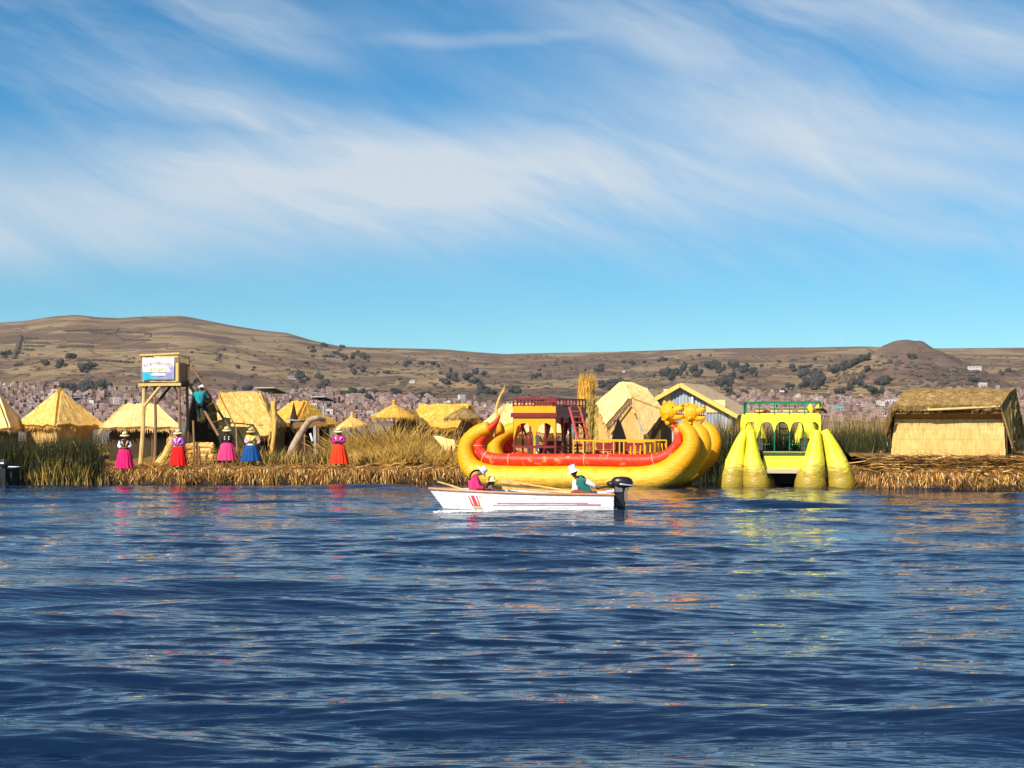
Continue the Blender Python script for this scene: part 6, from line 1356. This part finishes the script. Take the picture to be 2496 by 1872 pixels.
def stand(h=1.5, arms='front', wide=1.0):
    k = h / 1.5; J = dict(pel=(0, .0, .80 * k), chest=(0, .01, 1.08 * k), neck=(0, 0, 1.235 * k), head=(0, -.025, 1.345 * k), face=(0, -1, -.08))
    for q, sg in (('l', 1), ('r', -1)):
        J[q + 'sh'] = (sg * .165 * k, 0, 1.17 * k); J[q + 'hip'] = (sg * .085, 0, .78 * k); J[q + 'kn'] = (sg * .095, -.02, .43 * k); J[q + 'an'] = (sg * .095, .01, .07 * k); J[q + 'toe'] = (sg * .11, -.11, .035)
        if arms == 'front': J[q + 'el'] = (sg * .235 * k, -.03, .94 * k); J[q + 'wr'] = (sg * .09, -.19, .90 * k); J[q + 'hd'] = (-sg * .05, -.22, .88 * k)
        elif arms == 'fold': J[q + 'el'] = (sg * .25 * k, -.06, .96 * k); J[q + 'wr'] = (sg * .05, -.20, 1.0 * k); J[q + 'hd'] = (-sg * .10, -.19, 1.02 * k)
        elif arms == 'down': J[q + 'el'] = (sg * .235 * k, .02, .93 * k); J[q + 'wr'] = (sg * .25, -.05, .72 * k)
        elif arms == 'hip':
            if sg > 0: J[q + 'el'] = (.36 * k, .03, .98 * k); J[q + 'wr'] = (.22, -.07, .86 * k); J[q + 'hd'] = (.14, -.12, .83 * k)
            else: J[q + 'el'] = (-.22 * k, -.05, .95 * k); J[q + 'wr'] = (-.04, -.20, .98 * k); J[q + 'hd'] = (.08, -.22, 1.0 * k)
    return J
M_STRAWHAT = mat('straw_hat', (.74, .56, .24), (.80, .66, .36), 12, rough=.8); M_WHAT = mat('white_felt', (.80, .79, .76), (.74, .73, .70), 8, rough=.8); M_BHAT = mat('dark_band', (.02, .015, .02), rough=.6)
C = {k: cloth(k, v) for k, v in dict(pink=(.90, .012, .15), hot=(.92, .045, .20), red=(.84, .008, .008), oran=(.88, .045, .006), blue=(.005, .065, .24), mag=(.48, .02, .26), purple=(.42, .05, .42), black=(.02, .017, .022), white=(.80, .79, .80),
     yellow=(.80, .52, .05), peach=(.80, .40, .24), teal=(.01, .30, .34), dred=(.22, .012, .03), vest=(.02, .17, .15), rose=(.82, .40, .52), greyp=(.20, .16, .22), brownp=(.30, .07, .04), navy=(.015, .02, .035)).items()}
def shawl(root, J, mat_, name='shawl', front=True, w=.16):
    ch, nk = Vector(J['chest']), Vector(J['neck']); mb = MB()
    for sg in (-1, 1): mb.tube(cr([nk + Vector((sg * .02, .07, -.02)), nk + Vector((sg * .12, .02, -.07)), ch + Vector((sg * .10, -.135, .02)), ch + Vector((sg * .03, -.15, -.12))], 4), [.03, .04, .05, .055, .06, .06, .06, .06, .055, .05, .04, .03, .02], 9, squash=.7)
    mb.ball(ch + Vector((0, .12, -.02)), (w, .07, .15), 12, 8, .05); return mb.build(name, mat_, root, smooth=True)
def woman(label, u, vfoot, Y, h, arms, sk, top, rz, hem, sash=None, shawl_m=None, vest=None, hatk='straw', hatm=None, r1=.34, band=M_BHAT, seed=0, apron=None, waist=None):
    p = thing('person', (PX(u, Y), Y, PZ(vfoot, Y)), label, 'person', None, rz); J = stand(h, arms); k = h / 1.5
    bo, fr = body(p, J, s=1.08); garment(p, J, 'blouse', top, 1.18, sleeves=1.0 if vest is None else .9)
    if vest is not None: garment(p, J, 'vest', vest, 1.2, sleeves=.3, low=.25, extra=.034)
    skirt(p, .86 * k, hem, .185, r1, sk, seed=seed)
    if sash is not None: mb = MB(); mb.lathe([(.205, .80 * k), (.212, .84 * k), (.206, .89 * k)], (0, 0, 0), 24, sy=.85, caps=False); mb.build('sash', sash, p, smooth=True)
    if shawl_m is not None: shawl(p, J, shawl_m)
    hat(p, *fr[:3], hatk, hatm or M_STRAWHAT, .10, band)
    for sg in (-1, 1): mb = MB(); mb.ball((sg * .11, -.05, .03), (.05, .12, .04), 10, 6); mb.build('shoe', C['black'], p)
    return p, J
random_state = random.getstate()
woman('woman in a pink skirt and peach shawl, first beside the reeds at the shore end', 304, 1144, 62.9, 1.50, 'front', C['pink'], C['white'], .25, .04, None, C['peach'], C['black'], r1=.36, seed=1)
woman('woman in a bright red skirt and purple top under the watchtower', 435, 1136, 63.0, 1.46, 'front', C['red'], C['purple'], -.25, .03, C['white'], C['white'], None, r1=.36, seed=2, band=M_BHAT)
woman('woman in a pink skirt and dark patterned jacket beside the ladder foot', 553, 1128, 63.6, 1.45, 'down', C['hot'], C['black'], .15, .10, None, None, None, r1=.40, hatk='straw', seed=3)
pw, Jw = woman('woman in a wide blue skirt and yellow vest with a hand on her hip', 612, 1134, 63.4, 1.50, 'hip', C['blue'], C['rose'], .05, .17, C['white'], C['white'], C['yellow'], r1=.44, seed=4, hatm=mat('golden_hat', (.55, .36, .10), (.62, .42, .14), 10))
woman('woman in an orange red skirt with folded arms by the small sunshade', 826, 1134, 63.2, 1.50, 'fold', C['oran'], C['mag'], -.05, .05, None, C['rose'], None, r1=.40, seed=5)
# jacket pattern
pj = [o for o in COL.objects if o.name.startswith('person') and 'patterned jacket' in o.get('label', '')][0]
mb = MB()
for sg in (-1, 1):
    for dz in (.0, -.09): mb.ball((sg * .085, -.135, 1.07 + dz), (.03, .012, .032), 8, 5)
mb.build('jacket_pattern', mat('pale_embroidery', (.70, .66, .45), (.78, .75, .55), 12), pj)
# climber on the ladder, seen from behind
Ycl = 66.5; p = thing('person', P(484, 1000, Ycl), 'person in a teal jacket and white cap climbing the ladder', 'person', None, 0.0)
J = dict(pel=(.06, 0, .32), chest=(.0, .0, .62), neck=(.06, .05, .80), head=(.10, .09, .92), face=(-.3, 1, .15), lsh=(-.14, .02, .72), lel=(-.24, .12, .52), lwr=(-.16, .32, .58), rsh=(.18, .04, .72), rel=(.28, .2, .60), rwr=(.26, .36, .78), lhip=(-.02, 0, .30), lkn=(-.06, .20, .02), lan=(.02, .10, -.34), ltoe=(.0, .22, -.38), rhip=(.15, 0, .30), rkn=(.24, .22, .10), ran=(.24, .12, -.18), rtoe=(.24, .24, -.2), plaits=False)
bo, fr = body(p, J); garment(p, J, 'jacket', C['teal'], 1.1, low=-.05, extra=.03)
V = [Vector(J[k]) for k in ('pel', 'lhip', 'lkn', 'lan', 'rhip', 'rkn', 'ran')]; skin_mesh('trousers', V, [(0, 1), (1, 2), (2, 3), (0, 4), (4, 5), (5, 6)], [.15, .11, .085, .06, .11, .085, .06], C['navy'], p); hat(p, *fr[:3], 'bowler', M_WHAT, -.1, None, .85)
# --- people in the motorboat (built in boat distance Ym); bow is to -x
zs = .30
p = thing('person', P(1160, 1200, Ym), 'woman in a pink blouse and white hat bending forward in the bow of the motorboat', 'person'); p.location.z = zs; p.location.y = Ym - .05
J = dict(pel=(-.06, 0, .22), chest=(-.10, 0, .58), neck=(.03, 0, .74), head=(.13, 0, .80), face=(.75, -.1, -.6), lsh=(-.03, .17, .66), lel=(.10, .20, .38), lwr=(.30, .10, .30), rsh=(-.03, -.17, .66), rel=(.06, -.22, .36), rwr=(.28, -.12, .32), lhip=(0, .09, .20), lkn=(.42, .10, .18), lan=(.40, .10, -.14), ltoe=(.52, .10, -.16), rhip=(0, -.09, .20), rkn=(.42, -.10, .18), ran=(.40, -.10, -.14), rtoe=(.52, -.10, -.16))
bo, fr = body(p, J); garment(p, J, 'blouse', C['hot'], 1.12, extra=.035, low=.05)
V = [Vector(x) for x in ((-.08, 0, .14), (.12, 0, .20), (.36, 0, .20), (.47, 0, .02))]; skin_mesh('skirt', V, [(0, 1), (1, 2), (2, 3)], [(.24, .19), (.23, .17), (.21, .13), (.2, .1)], C['dred'], p); hat(p, *fr[:3], 'straw', M_WHAT, .1, None, 1.05)
p = thing('person', P(1193, 1200, Ym + .15), 'small person in dark clothes and a straw hat sitting low behind the woman in pink', 'person'); p.location.z = .14; p.location.y = Ym + .15
J = dict(pel=(0, 0, .14), chest=(.02, 0, .42), neck=(.05, 0, .55), head=(.06, 0, .64), face=(1, -.25, -.2), lsh=(.02, .14, .48), lel=(.12, .18, .28), lwr=(.26, .06, .22), rsh=(.02, -.14, .48), rel=(.10, -.19, .28), rwr=(.26, -.08, .24), lhip=(0, .08, .12), lkn=(.28, .10, .22), lan=(.32, .10, -.02), ltoe=(.42, .1, -.05), rhip=(0, -.08, .12), rkn=(.28, -.1, .22), ran=(.32, -.1, -.02), rtoe=(.42, -.1, -.05))
bo, fr = body(p, J, s=.88); garment(p, J, 'jacket', C['greyp'], .95, extra=.03, low=0)
skin_mesh('trousers', [Vector(J[k]) for k in ('pel', 'lhip', 'lkn', 'lan', 'rhip', 'rkn', 'ran')], [(0, 1), (1, 2), (2, 3), (0, 4), (4, 5), (5, 6)], [.13, .10, .075, .055, .10, .075, .055], C['black'], p); hat(p, *fr[:3], 'straw', M_STRAWHAT, .12, None, .95)
mb = MB(); mb.ball((-.22, -.05, .26), (.17, .15, .16), 12, 8, .06); mb.tube([(-.22, -.19, .36), (-.12, -.2, .26), (-.14, -.18, .1)], .025, 6); bag = mb.build('bundle', C['greyp'], None, smooth=True); bag.location = p.location; tag(bag, 'grey purple cloth bundle beside the small person with the straw hat', 'bundle')
p = thing('person', P(1412, 1200, Ym), 'man in a white shirt and green waistcoat leaning back to the tiller', 'person'); p.location.z = .30; p.location.y = Ym - .02
J = dict(pel=(.24, 0, .16), chest=(.0, 0, .48), neck=(-.10, -.01, .65), head=(-.15, -.02, .76), face=(-1, -.25, -.22), lsh=(.02, -.17, .60), lel=(-.02, -.22, .34), lwr=(.0, -.20, .14), lhd=(.03, -.24, .05), rsh=(.06, .16, .61), rel=(.30, .10, .46), rwr=(.52, .02, .34), rhd=(.62, .0, .30), lhip=(.20, -.09, .15), lkn=(-.18, -.16, .24), lan=(-.28, -.16, -.06), ltoe=(-.40, -.16, -.08), rhip=(.20, .09, .15), rkn=(-.16, .14, .26), ran=(-.26, .14, -.06), rtoe=(-.38, .14, -.08), plaits=False)
J['rsh'] = (.08, -.16, .61); J['rel'] = (.32, -.20, .46); J['rwr'] = (.52, -.16, .36); J['rhd'] = (.62, -.12, .33); J['lsh'] = (-.0, .16, .60); J['lel'] = (-.14, .16, .36); J['lwr'] = (-.16, -.02, .16); J['lhd'] = (-.15, -.08, .09)
bo, fr = body(p, J); garment(p, J, 'shirt', C['white'], 1.05, sleeves=1.0, extra=.03, low=.1); garment(p, J, 'waistcoat', C['vest'], 1.08, sleeves=.2, low=-.1, extra=.042)
mb = MB(); mb.tube(cr([Vector((-.13, -.06, .58)), Vector((-.14, -.08, .42)), Vector((-.06, -.12, .26))], 4), [.05, .06, .065, .07, .07, .065, .06, .05, .04], 9); mb.build('shirt_front', C['white'], p, smooth=True)
skin_mesh('trousers', [Vector(J[k]) for k in ('pel', 'lhip', 'lkn', 'lan', 'rhip', 'rkn', 'ran')], [(0, 1), (1, 2), (2, 3), (0, 4), (4, 5), (5, 6)], [.15, .115, .09, .065, .115, .09, .065], C['brownp'], p); hat(p, *fr[:3], 'top', M_WHAT, .05, None, 1.08)

# ------------------------------------------------------------------ the thin lake air
mb = MB(); x_, y0_, y1_, z0_, z1_ = 2600, -30, 4300, -5.5, 260
mb.box((0, (y0_ + y1_) / 2, (z0_ + z1_) / 2), (2 * x_, y1_ - y0_, z1_ - z0_))
M_HAZE = bpy.data.materials.new('haze'); M_HAZE.use_nodes = True; h = G(M_HAZE.node_tree); h.n.clear()
pv = h.new('ShaderNodeVolumePrincipled'); pv.inputs['Color'].default_value = (.86, .88, .95, 1); pv.inputs['Density'].default_value = 0.00003; pv.inputs['Anisotropy'].default_value = 0.0
ou = h.new('ShaderNodeOutputMaterial'); h.l.new(pv.outputs[0], ou.inputs['Volume'])
tag(mb.build('haze', M_HAZE), 'thin pale air between the boats and the far hills', 'haze', kind='stuff')
